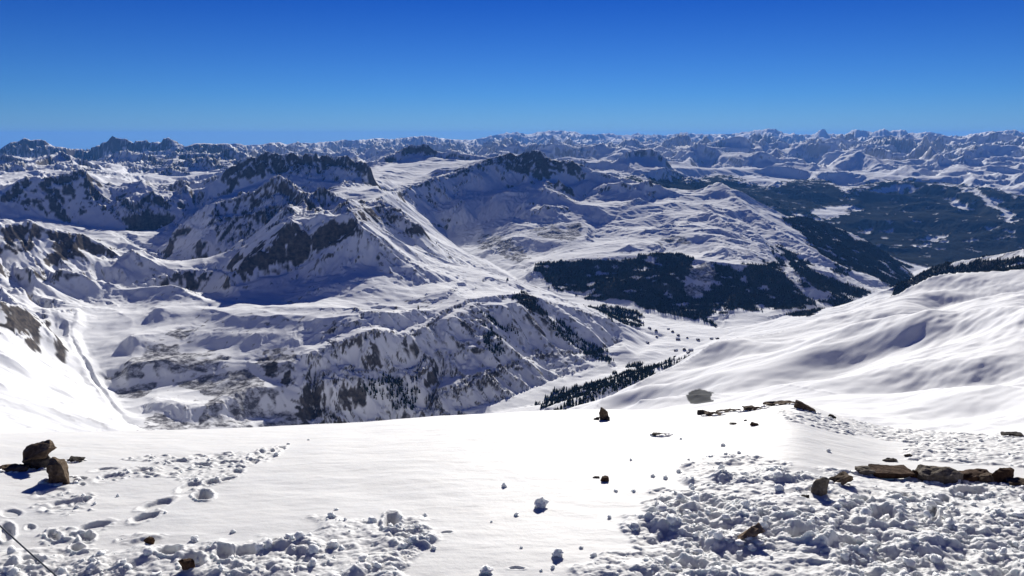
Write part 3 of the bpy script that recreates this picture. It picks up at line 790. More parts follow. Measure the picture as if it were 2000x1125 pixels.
# ------------------------------------------------------------------ the summit snow in front
FT_N, FR_N = 1500, 1150
FTH = np.linspace(-R(50), R(50), FT_N)
FRR = np.concatenate([np.exp(np.linspace(math.log(1.2), math.log(6.2), 60, endpoint=False)),
                      np.exp(np.linspace(math.log(6.2), math.log(21.5), FR_N - 110, endpoint=False)),
                      np.linspace(21.5, 60, 50)])
CREST = [(-400,852),(0,848),(260,842),(400,839),(560,832),(700,825),(900,811),(1060,802),(1150,800),(1260,802),(1340,800),(1440,797),(1480,792),(1510,787),(1545,784),(1575,788),(1600,799),(1640,812),(1680,824),(1730,837),(1800,843),(1900,849),(1975,851),(2000,852),(2400,858)]
RC = 19.0
def fore_smooth(r, th):
    base = -4.2 - .0804 * (r - 7.2) - .011 * (r - 7.2) ** 2
    base = np.where(r > 24, -4.2 - .0804 * 16.8 - .011 * 16.8 ** 2 - 0.52 * (r - 24), base)
    base = np.where(r < 5.5, -4.2 + .0804 * 1.7 - .011 * 1.7 ** 2 + 0.03 * (5.5 - r), base)
    return base
_cx = np.array([p[0] for p in CREST], float); _cy = np.array([p[1] for p in CREST], float)
_x, _y, _z = px_dir(_cx, _cy)
_cth = np.arctan2(_x, _y); _ct = -_z / np.hypot(_x, _y)
def crest_tan(th): return np.interp(th, _cth, _ct)
# sideways correction so that the brow of the summit follows the photograph's line
_rr = np.linspace(8, 24, 400)
_thc = np.linspace(-R(50), R(50), 400)
_off = np.zeros(400)
for _ in range(8):
    zz = fore_smooth(_rr[:, None], _thc[None]) + _off[None] * sstep(7, 18, _rr)[:, None]
    tan_ = (-zz / _rr[:, None]).min(0)
    _off += (tan_ - crest_tan(_thc)) * 18
_k = np.exp(-0.5 * (np.arange(-9, 10) / 2.6) ** 2); _k /= _k.sum()
_off = np.convolve(np.pad(_off, 9, mode='edge'), _k, mode='valid')
def fore_z(r, th):
    o = np.interp(th, _thc, _off) * sstep(7, 18, r)
    xx, yy = r * np.sin(th), r * np.cos(th)
    mound = 0.30 * sstep(1.2, 3.2, xx - (yy - 6) * 0.16) * sstep(12.6, 10.0, r) if False else 0
    return fore_smooth(r, th) + o + mound

FR, FT = np.meshgrid(FRR, FTH, indexing='ij')
FX, FY = FR * np.sin(FT), FR * np.cos(FT)
FZ = fore_z(FR, FT)
FPX, FPY = project(FX, FY, FZ)
FX, FY = FX.astype(F32), FY.astype(F32)

def blurf(m, it):
    m = m.astype(F32)
    for _ in range(it):
        m[1:-1, 1:-1] = (m[:-2, 1:-1] + m[2:, 1:-1] + m[1:-1, :-2] + m[1:-1, 2:] + m[1:-1, 1:-1]) / 5
    return m
wob = fbm(FX * 1.3, FY * 1.3, 201, 4)
def zone(lst, j=34):
    m = np.zeros(FX.shape, bool)
    for p in lst: m |= inpoly(FPX + j * wob * 1.2, FPY + j * wob * 0.7, p)
    return m
RUB_R = [[(1120,1400),(1130,1125),(1215,1078),(1255,1030),(1275,995),(1330,950),(1385,915),(1440,908),(1560,920),(1600,940),(1640,925),(1800,938),(2000,948),(2600,948),(2600,1400)]]
RUB_L = [[(-600,1085),(0,1080),(110,1068),(230,1068),(290,1060),(470,1058),(560,1050),(620,1030),(700,1010),(780,1000),(832,1012),(838,1050),(815,1080),(800,1130),(790,1400),(-600,1400)]]
RUB_S = [[(1390,900),(1440,893),(1520,900),(1560,905),(1500,915),(1440,912)],
         [(1520,800),(1600,812),(1660,822),(1730,838),(1660,850),(1600,838),(1530,822)],
         [(1650,830),(1740,838),(1900,850),(2400,860),(2400,915),(1900,912),(1760,895),(1780,870),(1700,850)]]
heavy = blurf(zone(RUB_R, 60), 40)
heavyl = blurf(zone(RUB_L, 45), 30)
light = blurf(zone(RUB_S, 20), 5)
hv_ = np.clip(heavy + 0.85 * heavyl, 0, 1)

def lumps(x, y, s):                       # rounded blocks with sharp creases between them
    xf, yf = np.floor(x), np.floor(y)
    i, j = xf.astype(np.int32), yf.astype(np.int32)
    fx, fy = (x - xf).astype(F32), (y - yf).astype(F32)
    best = np.full(x.shape, -9, F32)
    for di in (-1, 0, 1):
        for dj in (-1, 0, 1):
            k = hsh(i + di, j + dj, s)
            vx, vy = fx - di - 0.15 - 0.7 * _r1[k], fy - dj - 0.15 - 0.7 * _r2[k]
            hgt = 0.35 + 0.75 * _r1[(k * 7 + 3) & 4095]
            tlt = (_r2[(k * 5 + 1) & 4095] - 0.5) * 0.9
            rad = 0.45 + 0.30 * _r2[(k * 3 + 9) & 4095]
            d2 = (vx * vx + vy * vy) / (rad * rad)
            best = np.maximum(best, hgt * (1 - d2) + tlt * vx + tlt * 0.6 * vy)
    return np.maximum(best, -0.15)
wxx = FX + 0.10 * gn(FX * 3, FY * 3, 211) + 0.04 * gn(FX * 9, FY * 9, 212)
wyy = FY + 0.10 * gn(FX * 3, FY * 3, 213) + 0.04 * gn(FX * 9, FY * 9, 214)
amp_r = 1 - 0.55 * sstep(8.5, 13.5, FR)
billow = 0.34 - np.abs(fbm(FX * 1.5, FY * 1.5, 217, 4, 0.6))
rub = 0.10 * lumps(wxx * 2.1, wyy * 2.1, 221) * (0.3 + 1.2 * np.clip(gn(FX * 0.9, FY * 0.9, 215) + 0.4, 0, 1)) \
    + 0.15 * billow + 0.055 * lumps(wxx * 4.6, wyy * 4.6, 223) + 0.03 * lumps(wxx * 10, wyy * 10, 225) \
    + 0.030 * fbm(FX * 12, FY * 12, 227, 4, 0.6) + 0.10 * fbm(FX * 0.9, FY * 0.9, 229, 3)
bank = 0.16 * heavy * sstep(1.0, 4.0, FX) * sstep(12.0, 9.5, FR)
calm = 0.12 + 0.88 * sstep(-0.18, 0.16, fbm(FX * 0.7 + 4, FY * 0.9, 219, 3))
FZ = FZ + hv_ * (rub * (0.25 + 0.45 * calm) + 0.05 * fbm(FX * 0.55, FY * 0.55, 257, 2)) * amp_r + bank
FZ = FZ + light * (0.034 * lumps(wxx * 4.2, wyy * 4.2, 231) + 0.022 * lumps(wxx * 9, wyy * 9, 233) - 0.01)
FZ = FZ + 0.035 * fbm(FX * 0.35, FY * 0.35, 241, 3) * sstep(0, 0.4, 1 - hv_) + 0.007 * fbm(FX * 2.2, FY * 4.5, 243, 4) + 0.010 * fbm(FX * 0.8, FY * 1.6, 247, 2)
# scattered small crumbs in the crust round the rubble
edge = blurf((hv_ > 0.2).astype(F32), 40)
FZ = FZ + sstep(0.05, 0.5, edge) * (1 - hv_) * 0.03 * np.clip(lumps(wxx * 7, wyy * 7, 245) - 0.45, 0, 1) * 1.6

# foot prints and slide marks: (px, py, half width px, half depth px, depth m, tilt)
PRINTS = [(305,985,32,8,.10,-.28),(283,1011,28,7,.10,-.3),(182,1030,34,8,.09,-.25),(397,967,18,9,.17,0),(413,942,14,5,.10,-.1),(368,951,22,7,.08,-.3),
 (345,903,24,5,.07,-.05),(395,909,16,4,.07,0),(215,934,30,7,.07,-.15),(278,920,24,5,.08,-.05),(205,917,26,4,.05,-.1),(118,986,36,9,.08,-.2),(158,978,16,5,.1,-.1),
 (172,974,8,3,.1,0),(105,1048,14,9,.13,.2),(170,1050,15,8,.12,0),(152,1072,14,8,.12,0),(58,1030,10,6,.05,0),(12,1040,16,18,.12,0),(162,934,8,3,.06,0),(160,945,7,3,.05,0),
 (455,925,18,5,.07,-.2),(440,937,18,4,.06,-.2),(490,905,16,5,.07,-.1),(445,905,22,4,.06,-.1),(520,888,24,8,.09,-.25),(548,878,10,5,.08,-.3),(500,893,12,6,.08,0),
 (430,892,20,4,.05,0),(100,960,30,7,.05,-.2),(20,1000,20,8,.05,0),(470,915,10,3,.05,0),(385,892,14,3,.04,0),(872,1040,12,3,.03,0),(1010,1110,16,3,.03,0),(1262,1018,14,3,.04,0),
 (1680,1000,18,8,.16,-.2),(1755,985,24,8,.15,.15),(1900,965,34,10,.2,0),(1845,990,14,10,.12,0),(1600,980,20,8,.12,0),(1560,1070,26,12,.16,.1),(1720,1040,28,16,.2,0),(1820,1030,10,22,.2,0),(1650,1095,40,14,.16,0),
 (765,1022,16,18,.22,0),(440,1085,20,14,.15,0),(330,1080,24,10,.14,0),(480,1080,24,10,.14,0),(375,1100,24,16,.15,0),(60,1100,24,12,.1,0)]
for k, (a, b, w, h, dp, tl) in enumerate(PRINTS):
    qx = (FPX - a) + 5 * gn(FX * 7, FY * 7, 301 + k % 5); qy = (FPY - b) + 2.2 * gn(FX * 7, FY * 7, 305 + k % 5)
    qy = qy - tl * qx
    d = np.sqrt((qx / w) ** 2 + (qy / h) ** 2)
    m = d < 1.9
    FZ[m] -= dp * 0.48 * (1 - sstep(0.72, 1.05, d[m])) - dp * 0.16 * np.exp(-((d[m] - 1.25) / 0.2) ** 2) * (0.6 + 1.2 * np.abs(gn(FX[m] * 12, FY[m] * 12, 309)))
crumb = np.zeros(FX.shape, bool)
for p in [[(180,915),(330,895),(400,885),(540,872),(560,880),(500,905),(450,940),(380,960),(330,930),(200,945)],[(60,960),(180,960),(170,990),(110,1010),(60,1000)],[(80,1030),(190,1035),(170,1075),(80,1070)]]:
    crumb |= inpoly(FPX + 30 * wob, FPY + 20 * wob, p)
crumb = blurf(crumb, 8)
FZ = FZ + crumb * 0.05 * np.clip(lumps(wxx * 8, wyy * 8, 251) - 0.5, 0, 1) + crumb * 0.02 * np.clip(fbm(FX * 6, FY * 6, 253, 3), -0.2, 1)

mef = grid_mesh('snow_ground', FX, FY, FZ)
set_masks(mef, np.clip(hv_, 0, 1))
new_obj('snow_ground', mef, M_snow, kind='structure')

def gz(r, th):                                 # bilinear height of the built sheet
    i = np.clip(np.searchsorted(FRR, r) - 1, 0, len(FRR) - 2); f = np.clip((r - FRR[i]) / (FRR[i + 1] - FRR[i]), 0, 1)
    t = np.clip((th - FTH[0]) / (FTH[1] - FTH[0]), 0, FT_N - 2); j = t.astype(int) if hasattr(t, 'astype') else int(t); g = t - j
    return (FZ[i, j] * (1 - f) * (1 - g) + FZ[i + 1, j] * f * (1 - g) + FZ[i, j + 1] * (1 - f) * g + FZ[i + 1, j + 1] * f * g)

def on_ground(px, py):                         # where the line of sight through a pixel meets the summit snow
    x, y, z = px_dir(px, py); h = math.hypot(x, y); th = math.atan2(x, y)
    r = np.linspace(5.5, 22.5, 1400)
    g = gz(r, np.full(r.shape, th))
    hit = np.nonzero(z / h * r <= g)[0]
    k = hit[0] if len(hit) else int(np.argmax(g / r))
    return Vector((x / h * r[k], y / h * r[k], float(g[k]))), float(r[k])

# ------------------------------------------------------------------ rocks, snow lumps
def rock_mesh(name, w, d, h, seed, npts=16, boxy=0.65, rough=0.05, sub=3, skew=0.0, flat=0.0):
    rg = random.Random(seed)
    bm = bmesh.new()
    for _ in range(npts):
        p = Vector([rg.uniform(-1, 1) for _ in range(3)])
        q = p.normalized()
        mx = max(abs(c) for c in p) or 1
        p = (p / mx) * boxy + q * (1 - boxy)
        if flat: p.z = max(p.z, -flat)
        bm.verts.new((p.x * w / 2 + skew * p.z * w / 2, p.y * d / 2, p.z * h / 2))
    res = bmesh.ops.convex_hull(bm, input=bm.verts)
    bmesh.ops.delete(bm, geom=[g for g in res['geom_interior'] if isinstance(g, bmesh.types.BMVert)], context='VERTS')
    bmesh.ops.delete(bm, geom=[v for v in bm.verts if not v.link_faces], context='VERTS')
    for _ in range(sub):
        if len(bm.faces) > 6000: break
        bmesh.ops.triangulate(bm, faces=bm.faces)
        bmesh.ops.subdivide_edges(bm, edges=[e for e in bm.edges if e.calc_length() > max(w, d, h) * 0.09], cuts=1, use_grid_fill=True)
    bm.normal_update()
    s = max(w, d, h)
    for v in bm.verts:
        p = v.co / s
        n1 = mnoise.noise(p * 3.1 + Vector((seed, 0, 0))); n2 = mnoise.noise(p * 9 + Vector((0, seed, 0)))
        n3 = mnoise.noise(Vector((p.x * 2, p.y * 2, p.z * 14 + seed)))
        v.co += v.normal * s * rough * (0.8 * n1 + 0.55 * n2 + 0.5 * n3)
    me_ = bpy.data.meshes.new(name)
    bmesh.ops.triangulate(bm, faces=bm.faces)
    bm.to_mesh(me_); bm.free()
    for p in me_.polygons: p.use_smooth = False
    me_.update()
    return me_

BASES = []
def add_rock(px0, px1, py0, py1, mat, label, cat='rock', seed=1, depth=0.8, sink=0.3, tilt=(0, 0, 0), name='rock', group=None, base=None, boxy=.65, rough=.06, npts=16, skew=0, mesh=None, lift=0.0):
    cx = (px0 + px1) / 2
    g, r = on_ground(cx, base if base is not None else py1 - 1)
    dist = math.hypot(r, g.z)
    k = dist / FOC * 1.02
    w = (px1 - px0) * k; h = max((py1 - py0) - 0.36 * depth * (px1 - px0), 0.42 * (py1 - py0)) * k
    hh = h * (1 + sink)
    me_ = mesh or rock_mesh(name, w, w * depth, hh, seed, npts, boxy, rough, skew=skew)
    o = new_obj(name, me_, mat, label=label, category=cat)
    if group: o['group'] = group
    o.location = g + Vector((0, w * depth * 0.18, h / 2 - hh * sink * 0.5 + lift * k))
    o.rotation_euler = tilt
    BASES.append((g.x, g.y + w * depth * 0.18, g.z, w, w * depth, r))
    return o

G_C, G_W, G_B, G_L = 'rocks of the small cairn at the left', 'stones of the low dry wall', 'rocks lying on the brow of the summit', 'lumps of loose snow on the smooth crust'
# cairn at the left
add_rock(46, 94, 880, 917, M_rock_dark, 'dark lower block under the big tilted slab of the left cairn', seed=3, depth=.8, group=G_C, base=914)
add_rock(42, 106, 868, 904, M_rock_brown, 'biggest brown slab, tilted, on top of the left cairn', seed=12, depth=.7, tilt=(.1, -.28, .2), group=G_C, base=914, lift=16, npts=14, sink=0)
add_rock(92, 141, 892, 943, M_rock_brown, 'brown block with a slanting top leaning right of the left cairn', seed=25, depth=.8, tilt=(-.1, .32, .1), group=G_C, boxy=.8, npts=12)
add_rock(-6, 46, 904, 920, M_rock_brown, 'low flat brown slab at the left edge beside the cairn', seed=8, depth=.7, group=G_C)
add_rock(38, 56, 904, 919, M_rock_rust, 'small reddish stone wedged between the flat slab and the cairn', seed=9, depth=.8, group=G_C)
add_rock(130, 158, 890, 903, M_rock_dark, 'small flat dark stone lying right of the cairn', seed=10, depth=.8, group=G_C)
# standing stone on the brow
add_rock(1169, 1187, 788, 821, M_rock_brown, 'upright brown stone standing alone on the brow', 'standing stone', seed=31, depth=.8, name='standing_stone', group=G_B, tilt=(0, -.12, 0))
add_rock(1184, 1191, 812, 822, M_rock_dark, 'tiny dark stone at the foot of the upright stone', seed=32, depth=.8, group=G_B)
add_rock(1158, 1172, 814, 821, M_rock_dark, 'thin sloping sliver of stone left of the upright stone', seed=33, depth=.5, group=G_B, tilt=(0, -.4, 0))
add_rock(1274, 1308, 845, 853, M_rock_dark, 'thin dark slab poking from smooth snow in the middle', seed=34, depth=.6, group=G_B, tilt=(0, .12, 0))
add_rock(1172, 1190, 927, 941, M_rock_rust, 'small rusty stone alone on the smooth snow', seed=35, depth=.8, group=G_B)
add_rock(1158, 1171, 930, 935, M_rock_rust, 'thin rusty splinter beside the small rusty stone', seed=36, depth=.5, group=G_B)
add_rock(1363, 1382, 796, 811, M_rock_dark, 'dark knobbly rock at the left end of the rocky brow', seed=41, depth=.8, group=G_B)
add_rock(1378, 1412, 803, 813, M_rock_brown, 'low jagged brown rock just right of the dark knobbly rock', seed=42, depth=.7, group=G_B, rough=.09)
add_rock(1400, 1446, 798, 806, M_rock_grey, 'long thin grey ledge on the brow', seed=43, depth=.4, group=G_B, tilt=(0, -.15, 0))
add_rock(1450, 1498, 791, 802, M_rock_brown, 'flat brown ledge on the brow left of the rubble hump', seed=44, depth=.5, group=G_B, tilt=(0, .12, 0), rough=.08)
add_rock(1494, 1555, 782, 792, M_rock_brown, 'longest brown ledge capping the rubble hump', seed=45, depth=.4, group=G_B, tilt=(0, -.06, 0), rough=.07)
add_rock(1550, 1594, 785, 802, M_rock_brown, 'brown ledge sloping down right of the rubble hump', seed=46, depth=.4, group=G_B, tilt=(0, .42, 0), rough=.07)
add_rock(1618, 1633, 809, 817, M_rock_dark, 'small dark rock on the brow right of the rubble hump', seed=47, depth=.6, group=G_B, tilt=(0, .3, 0))
add_rock(1466, 1482, 822, 832, M_rock_rust, 'small dark red rock in the snow below the brow ledges', seed=48, depth=.8, group=G_B)
add_rock(1453, 1459, 819, 823, M_rock_dark, 'tiny pebble above the small dark red rock', seed=49, depth=.8, group=G_B)
add_rock(1424, 1439, 824, 830, M_rock_dark, 'flat dark pebble left of the small dark red rock', seed=50, depth=.6, group=G_B)
add_rock(1960, 1996, 843, 853, M_rock_dark, 'dark rock on the brow at the right edge', seed=51, depth=.6, group=G_B)
add_rock(1727, 1753, 894, 902, M_rock_dark, 'thin dark stone in crumbs behind the dry wall', seed=52, depth=.6, group=G_B)
add_rock(1766, 1781, 886, 892, M_rock_dark, 'tiny dark stone farthest behind the dry wall', seed=53, depth=.6, group=G_B)
# dry wall at the right
add_rock(1589, 1616, 928, 967, M_rock_grey, 'upright grey stone at the left end of the dry wall', seed=61, depth=.7, group=G_W, tilt=(0, .22, .2), base=966)
add_rock(1614, 1664, 921, 945, M_rock_brown, 'slanting brown stone second from the left in the dry wall', seed=62, depth=.6, group=G_W, tilt=(0, -.32, 0), base=946)
add_rock(1670, 1714, 909, 924, M_rock_grey, 'pale flat stone third from the left in the dry wall', seed=63, depth=.6, group=G_W, base=930, lift=6)
add_rock(1708, 1790, 911, 930, M_rock_rust, 'longest reddish flat stone in the dry wall', seed=64, depth=.5, group=G_W, base=934, lift=6, rough=.04)
add_rock(1780, 1810, 918, 936, M_rock_rust, 'small reddish stone sloping down left of the biggest grey boulder', seed=65, depth=.5, group=G_W, tilt=(0, .5, 0), base=938)
add_rock(1802, 1880, 905, 942, M_rock_grey, 'biggest pale grey boulder in the dry wall', seed=66, depth=.6, group=G_W, tilt=(0, .12, 0), base=940, boxy=.5, npts=22)
add_rock(1870, 1946, 915, 936, M_rock_rust, 'dark flat stone right of the biggest grey boulder', seed=67, depth=.5, group=G_W, base=940, lift=5)
add_rock(1914, 1950, 920, 942, M_rock_brown, 'brown stone under the right end of the dark flat stone', seed=68, depth=.6, group=G_W, base=943)
add_rock(1944, 1984, 909, 941, M_rock_rust, 'round dark block near the right end of the dry wall', seed=69, depth=.7, group=G_W, base=942, boxy=.45, npts=24)
add_rock(1976, 2030, 934, 950, M_rock_brown, 'low brown stone at the right edge, last of the dry wall', seed=70, depth=.6, group=G_W, base=950)
add_rock(1566, 1582, 966, 973, M_rock_dark, 'tiny dark stone in the rubble left of the dry wall', seed=71, depth=.7, group=G_W)
# single stones in the rubble
add_rock(1432, 1490, 1030, 1060, M_rock_tan, 'light brown wedge of stone sticking out of the rubble at the right', seed=84, depth=.5, tilt=(.15, -.5, .15), npts=9, boxy=.9, base=1058, sink=.1)
add_rock(282, 300, 1047, 1063, M_rock_rust, 'small reddish stone at the edge of the left rubble', seed=73, depth=.7)
add_rock(350, 378, 1088, 1114, M_rock_rust, 'dark red stone sunk in the rubble at the bottom left', seed=74, depth=.7)

# lumps of snow lying on the crust
def snow_mesh(name, s, seed, sub=3):
    rg = random.Random(seed)
    bm = bmesh.new()
    bmesh.ops.create_icosphere(bm, subdivisions=sub, radius=0.5)
    ax = Vector((rg.uniform(.8, 1.25), rg.uniform(.7, 1.1), rg.uniform(.5, .85)))
    for v in bm.verts:
        p = v.co.copy()
        cub = max(abs(p.x), abs(p.y), abs(p.z))
        p *= 1 - 0.35 * (1 - cub / 0.5)
        p *= 1 + 0.75 * mnoise.noise(p * 3.2 + Vector((seed, 0, 0))) + 0.40 * mnoise.noise(p * 7 + Vector((0, seed, 0)))
        v.co = Vector((p.x * ax.x, p.y * ax.y, p.z * ax.z)) * s
    me_ = bpy.data.meshes.new(name); bm.to_mesh(me_); bm.free()
    for p in me_.polygons: p.use_smooth = True
    return me_

LUMPS = [(1057,989,26,'biggest square lump of snow alone on the smooth crust'),(985,951,11,'small flat lump of snow up the slope from the biggest square lump'),
 (1090,1085,24,'wedge of snow with a shaded front at the bottom centre'),(1008,1007,8,'small ball of snow left below the biggest square lump'),(950,1119,20,'flat snow lump at the bottom edge left of centre'),
 (847,1072,10,'snow crumb right of the left rubble patch'),(657,996,7,'lone snow crumb above the left rubble patch'),(830,1008,9,'snow crumb at the upper right tip of the left rubble'),
 (1412,871,8,'lone snow ball on the smooth snow below the brow'),(1443,885,7,'snow ball just above the right rubble'),(1618,882,8,'lone snow ball between the rubble and the brow'),
 (1232,900,6,'tiny snow ball right of the small rusty stone'),(1275,931,8,'snow crumb left of the right rubble'),(1300,935,9,'snow crumb touching the right rubble edge'),(1325,922,10,'snow lump at the upper left edge of the right rubble'),
 (1203,960,8,'snow crumb below the small rusty stone'),(1238,960,7,'snow crumb right below the small rusty stone'),(1190,1012,10,'low snow crumb between the centre and the right rubble'),
 (1135,1071,8,'snow crumb right above the bottom wedge'),(1160,1087,12,'snow lump between the bottom wedge and the right rubble'),(1080,1110,9,'snow crumb below the bottom wedge'),(1057,1116,7,'tiny snow crumb at the bottom edge by the wedge'),
 (1345,898,5,'tiny snow crumb at the upper left of the right rubble'),(323,1002,6,'tiny snow ball by the long foot prints'),(424,935,6,'tiny snow ball by the upper foot prints'),
 (540,888,8,'snow crumb at the upper end of the tracks'),(563,868,6,'snow crumb beyond the upper end of the tracks'),(455,1040,9,'pointed snow crumb above the left rubble'),(380,1056,14,'square snow lump on the upper edge of the left rubble'),
 (603,860,5,'tiny snow crumb farthest up the slope right of the tracks'),(1018,1070,6,'tiny snow crumb left above the bottom wedge'),(960,1020,5,'tiny snow crumb left of the small ball'),(1330,858,5,'tiny snow crumb by the thin dark slab'),
 (230,970,6,'tiny snow crumb between the two lines of tracks'),(185,985,6,'tiny snow crumb in the left line of tracks')]
for k, (a, b, w, lab) in enumerate(LUMPS):
    g, r = on_ground(a, b)
    s = w * math.hypot(r, g.z) / FOC
    o = new_obj('snow_lump', snow_mesh('snow_lump', s, 100 + k), M_chunk, label=lab, category='snow lump', group=G_L)
    o.location = g + Vector((0, 0, s * 0.20)); o.rotation_euler = (random.uniform(-.3, .3), random.uniform(-.3, .3), random.uniform(0, 6))

# loose rubble: thousands of lumps nobody could count
protos = []
for k in range(14):
    m_ = snow_mesh('x', 1.0, 500 + k, 2)
    v = np.empty(len(m_.vertices) * 3, F32); m_.vertices.foreach_get('co', v)
    f = np.array([list(p.vertices) for p in m_.polygons], np.int32)
    protos.append((v.reshape(-1, 3), f)); bpy.data.meshes.remove(m_)
cos_, fcs_, nv = [], [], 0
area = FR * np.gradient(FRR)[:, None] * (FTH[1] - FTH[0])
vis = (FR > 6) & (FR < 21)
dens = (hv_ ** 1.5) * 120 * (0.12 + 0.88 * calm) * (0.4 + 1.2 * np.clip(gn(FX * 2.2, FY * 2.2, 259) + 0.4, 0, 1)) + light * 16 + crumb * 22 + sstep(0.04, 0.5, edge) * (1 - hv_) * 9
pr = dens * area * vis
cnt = RNG.poisson(pr)
ri, ti = np.nonzero(cnt)
print('rubble lumps', len(ri))
for a, b in zip(ri, ti):
    r, th = FRR[a], FTH[b]
    big = hv_[a, b] > 0.5
    s = min(0.013 * (1 / max(RNG.random(), .02)) ** 0.66, 0.10) * (1.2 if big else 0.7)
    V, Fc = protos[RNG.integers(14)]
    e = Matrix.Rotation(RNG.random() * 6.28, 3, 'Z') @ Matrix.Rotation(RNG.normal() * .5, 3, 'X') @ Matrix.Rotation(RNG.normal() * .4, 3, 'Y')
    co = V @ np.array(e, dtype=F32).T * s + np.array([r * math.sin(th), r * math.cos(th), FZ[a, b] + s * 0.12], F32)
    cos_.append(co); fcs_.append(Fc + nv); nv += len(V)
for gx_, gy_, gz_, w_, d_, r_ in BASES:          # snow drifted against the stones
    if w_ < 0.24: continue
    for q in range(int(10 + w_ * 45)):
        a = RNG.random() * 6.28; s = min(0.03 + 0.06 * RNG.random() ** 2, w_ * .3); e_ = 0.50 + 0.10 * RNG.random()
        x_, y_ = gx_ + math.cos(a) * w_ * e_, gy_ + math.sin(a) * d_ * e_
        z_ = float(gz(np.array([math.hypot(x_, y_)]), np.array([math.atan2(x_, y_)]))[0])
        V, Fc = protos[RNG.integers(14)]
        cos_.append(V * np.array([s * 1.5, s * 1.5, s * .8], F32) + np.array([x_, y_, z_ + s * .1], F32)); fcs_.append(Fc + nv); nv += len(V)
mr = raw_mesh('snow_rubble', np.concatenate(cos_), np.concatenate(fcs_), 3)
new_obj('snow_rubble', mr, M_chunk, kind='stuff')

# ------------------------------------------------------------------ steel cable at the lower left
def tube(name, pts, rad, mat, n=8, **props):
    co, fc = [], []
    for k, p in enumerate(pts):
        t = (pts[min(k + 1, len(pts) - 1)] - pts[max(k - 1, 0)]).normalized()
        u = t.cross(Vector((0, 0, 1))).normalized(); v = t.cross(u)
        for q in range(n):
            a = q / n * 2 * math.pi
            co.append(p + u * math.cos(a) * rad + v * math.sin(a) * rad)
    for k in range(len(pts) - 1):
        for q in range(n):
            fc.append((k * n + q, k * n + (q + 1) % n, (k + 1) * n + (q + 1) % n, (k + 1) * n + q))
    return new_obj(name, raw_mesh(name, np.array([tuple(c) for c in co]), fc, 4), mat, **props)
pa = Vector(px_pt(-260, 770, 6.6)); pb = Vector(px_pt(200, 1200, 6.0))
cpts = []
for k in range(41):
    f = k / 40
    p = pa.lerp(pb, f); p.z -= 0.06 * 4 * f * (1 - f)
    cpts.append(p)
tube('steel_cable', cpts, 0.0055, M_cable, label='thin grey steel cable stretched across the bottom left corner', category='cable')

# ------------------------------------------------------------------ trees
def tree_spots(mask, density, lim=None):
    cell = (RG * np.gradient(RR)[:, None] * RG * (TH[1] - TH[0])) / 1.0
    cell = np.gradient(RR)[:, None] * RG * (TH[1] - TH[0])
    cnt = RNG.poisson(np.clip(mask, 0, 1) * density * cell)
    a, b = np.nonzero(cnt)
    rep = cnt[a, b]; a, b = np.repeat(a, rep), np.repeat(b, rep)
    fr, ft = RNG.random(len(a)) - .5, RNG.random(len(a)) - .5
    dr = np.gradient(RR)[a] * fr; dt = (TH[1] - TH[0]) * ft
    r = RR[a] + dr; th = TH[b] + dt
    a2 = np.clip(a + np.sign(fr).astype(int), 0, NR - 1); b2 = np.clip(b + np.sign(ft).astype(int), 0, NC - 1)
    z = Z[a, b] + (Z[a2, b] - Z[a, b]) * np.abs(fr) + (Z[a, b2] - Z[a, b]) * np.abs(ft)
    return r * np.sin(th), r * np.cos(th), z, a, b

bank_x, bank_y, bank_z, ba, bb = tree_spots(strips * (RG < 5000), 1 / 60.0)
ext_x, ext_y, ext_z, ea, eb = tree_spots((spk > 0.5) * (RG < 4800) * (ROUGH > .2) * (PXI > 560) * (PXI < 1300), 1 / 5000.0)
bx = np.concatenate([bank_x, ext_x]); by = np.concatenate([bank_y, ext_y]); bz_ = np.concatenate([bank_z, ext_z])
order = np.argsort(np.hypot(bx, by)); bx, by, bz_ = bx[order], by[order], bz_[order]
q_px, q_py = project(bx, by, bz_)
on = (q_px > -20) & (q_px < 2020); bx, by, bz_, q_px, q_py = bx[on], by[on], bz_[on], q_px[on], q_py[on]
print('strip trees', len(bx))

def conifer(seed):
    rg = random.Random(seed)
    bm = bmesh.new(); n = 9; tiers = 6
    for t in range(tiers):
        z0 = 0.10 + 0.86 * t / tiers; z1 = min(1.0, z0 + 0.34 - 0.02 * t)
        rad = 0.21 * (1 - t / tiers) ** 0.8 + 0.02
        top = bm.verts.new((rg.uniform(-.01, .01), rg.uniform(-.01, .01), z1))
        ring = [bm.verts.new((math.cos(2 * math.pi * (k + .3 * t) / n) * rad * (1.15 if k % 2 else .62) * rg.uniform(.8, 1.2),
                              math.sin(2 * math.pi * (k + .3 * t) / n) * rad * (1.15 if k % 2 else .62) * rg.uniform(.8, 1.2), z0 + rg.uniform(-.03, .03) - (.03 if k % 2 else 0))) for k in range(n)]
        for k in range(n): bm.faces.new((ring[k], ring[(k + 1) % n], top))
    c = bpy.data.meshes.new('crown'); bm.to_mesh(c); bm.free(); c.materials.append(M_crown)
    bm = bmesh.new(); bmesh.ops.create_cone(bm, cap_ends=True, segments=6, radius1=.025, radius2=.012, depth=.5, matrix=Matrix.Translation((0, 0, .18)))
    t_ = bpy.data.meshes.new('trunk'); bm.to_mesh(t_); bm.free(); t_.materials.append(M_trunk)
    return c, t_
kinds = [conifer(s) for s in (1, 2, 3, 4, 5)]
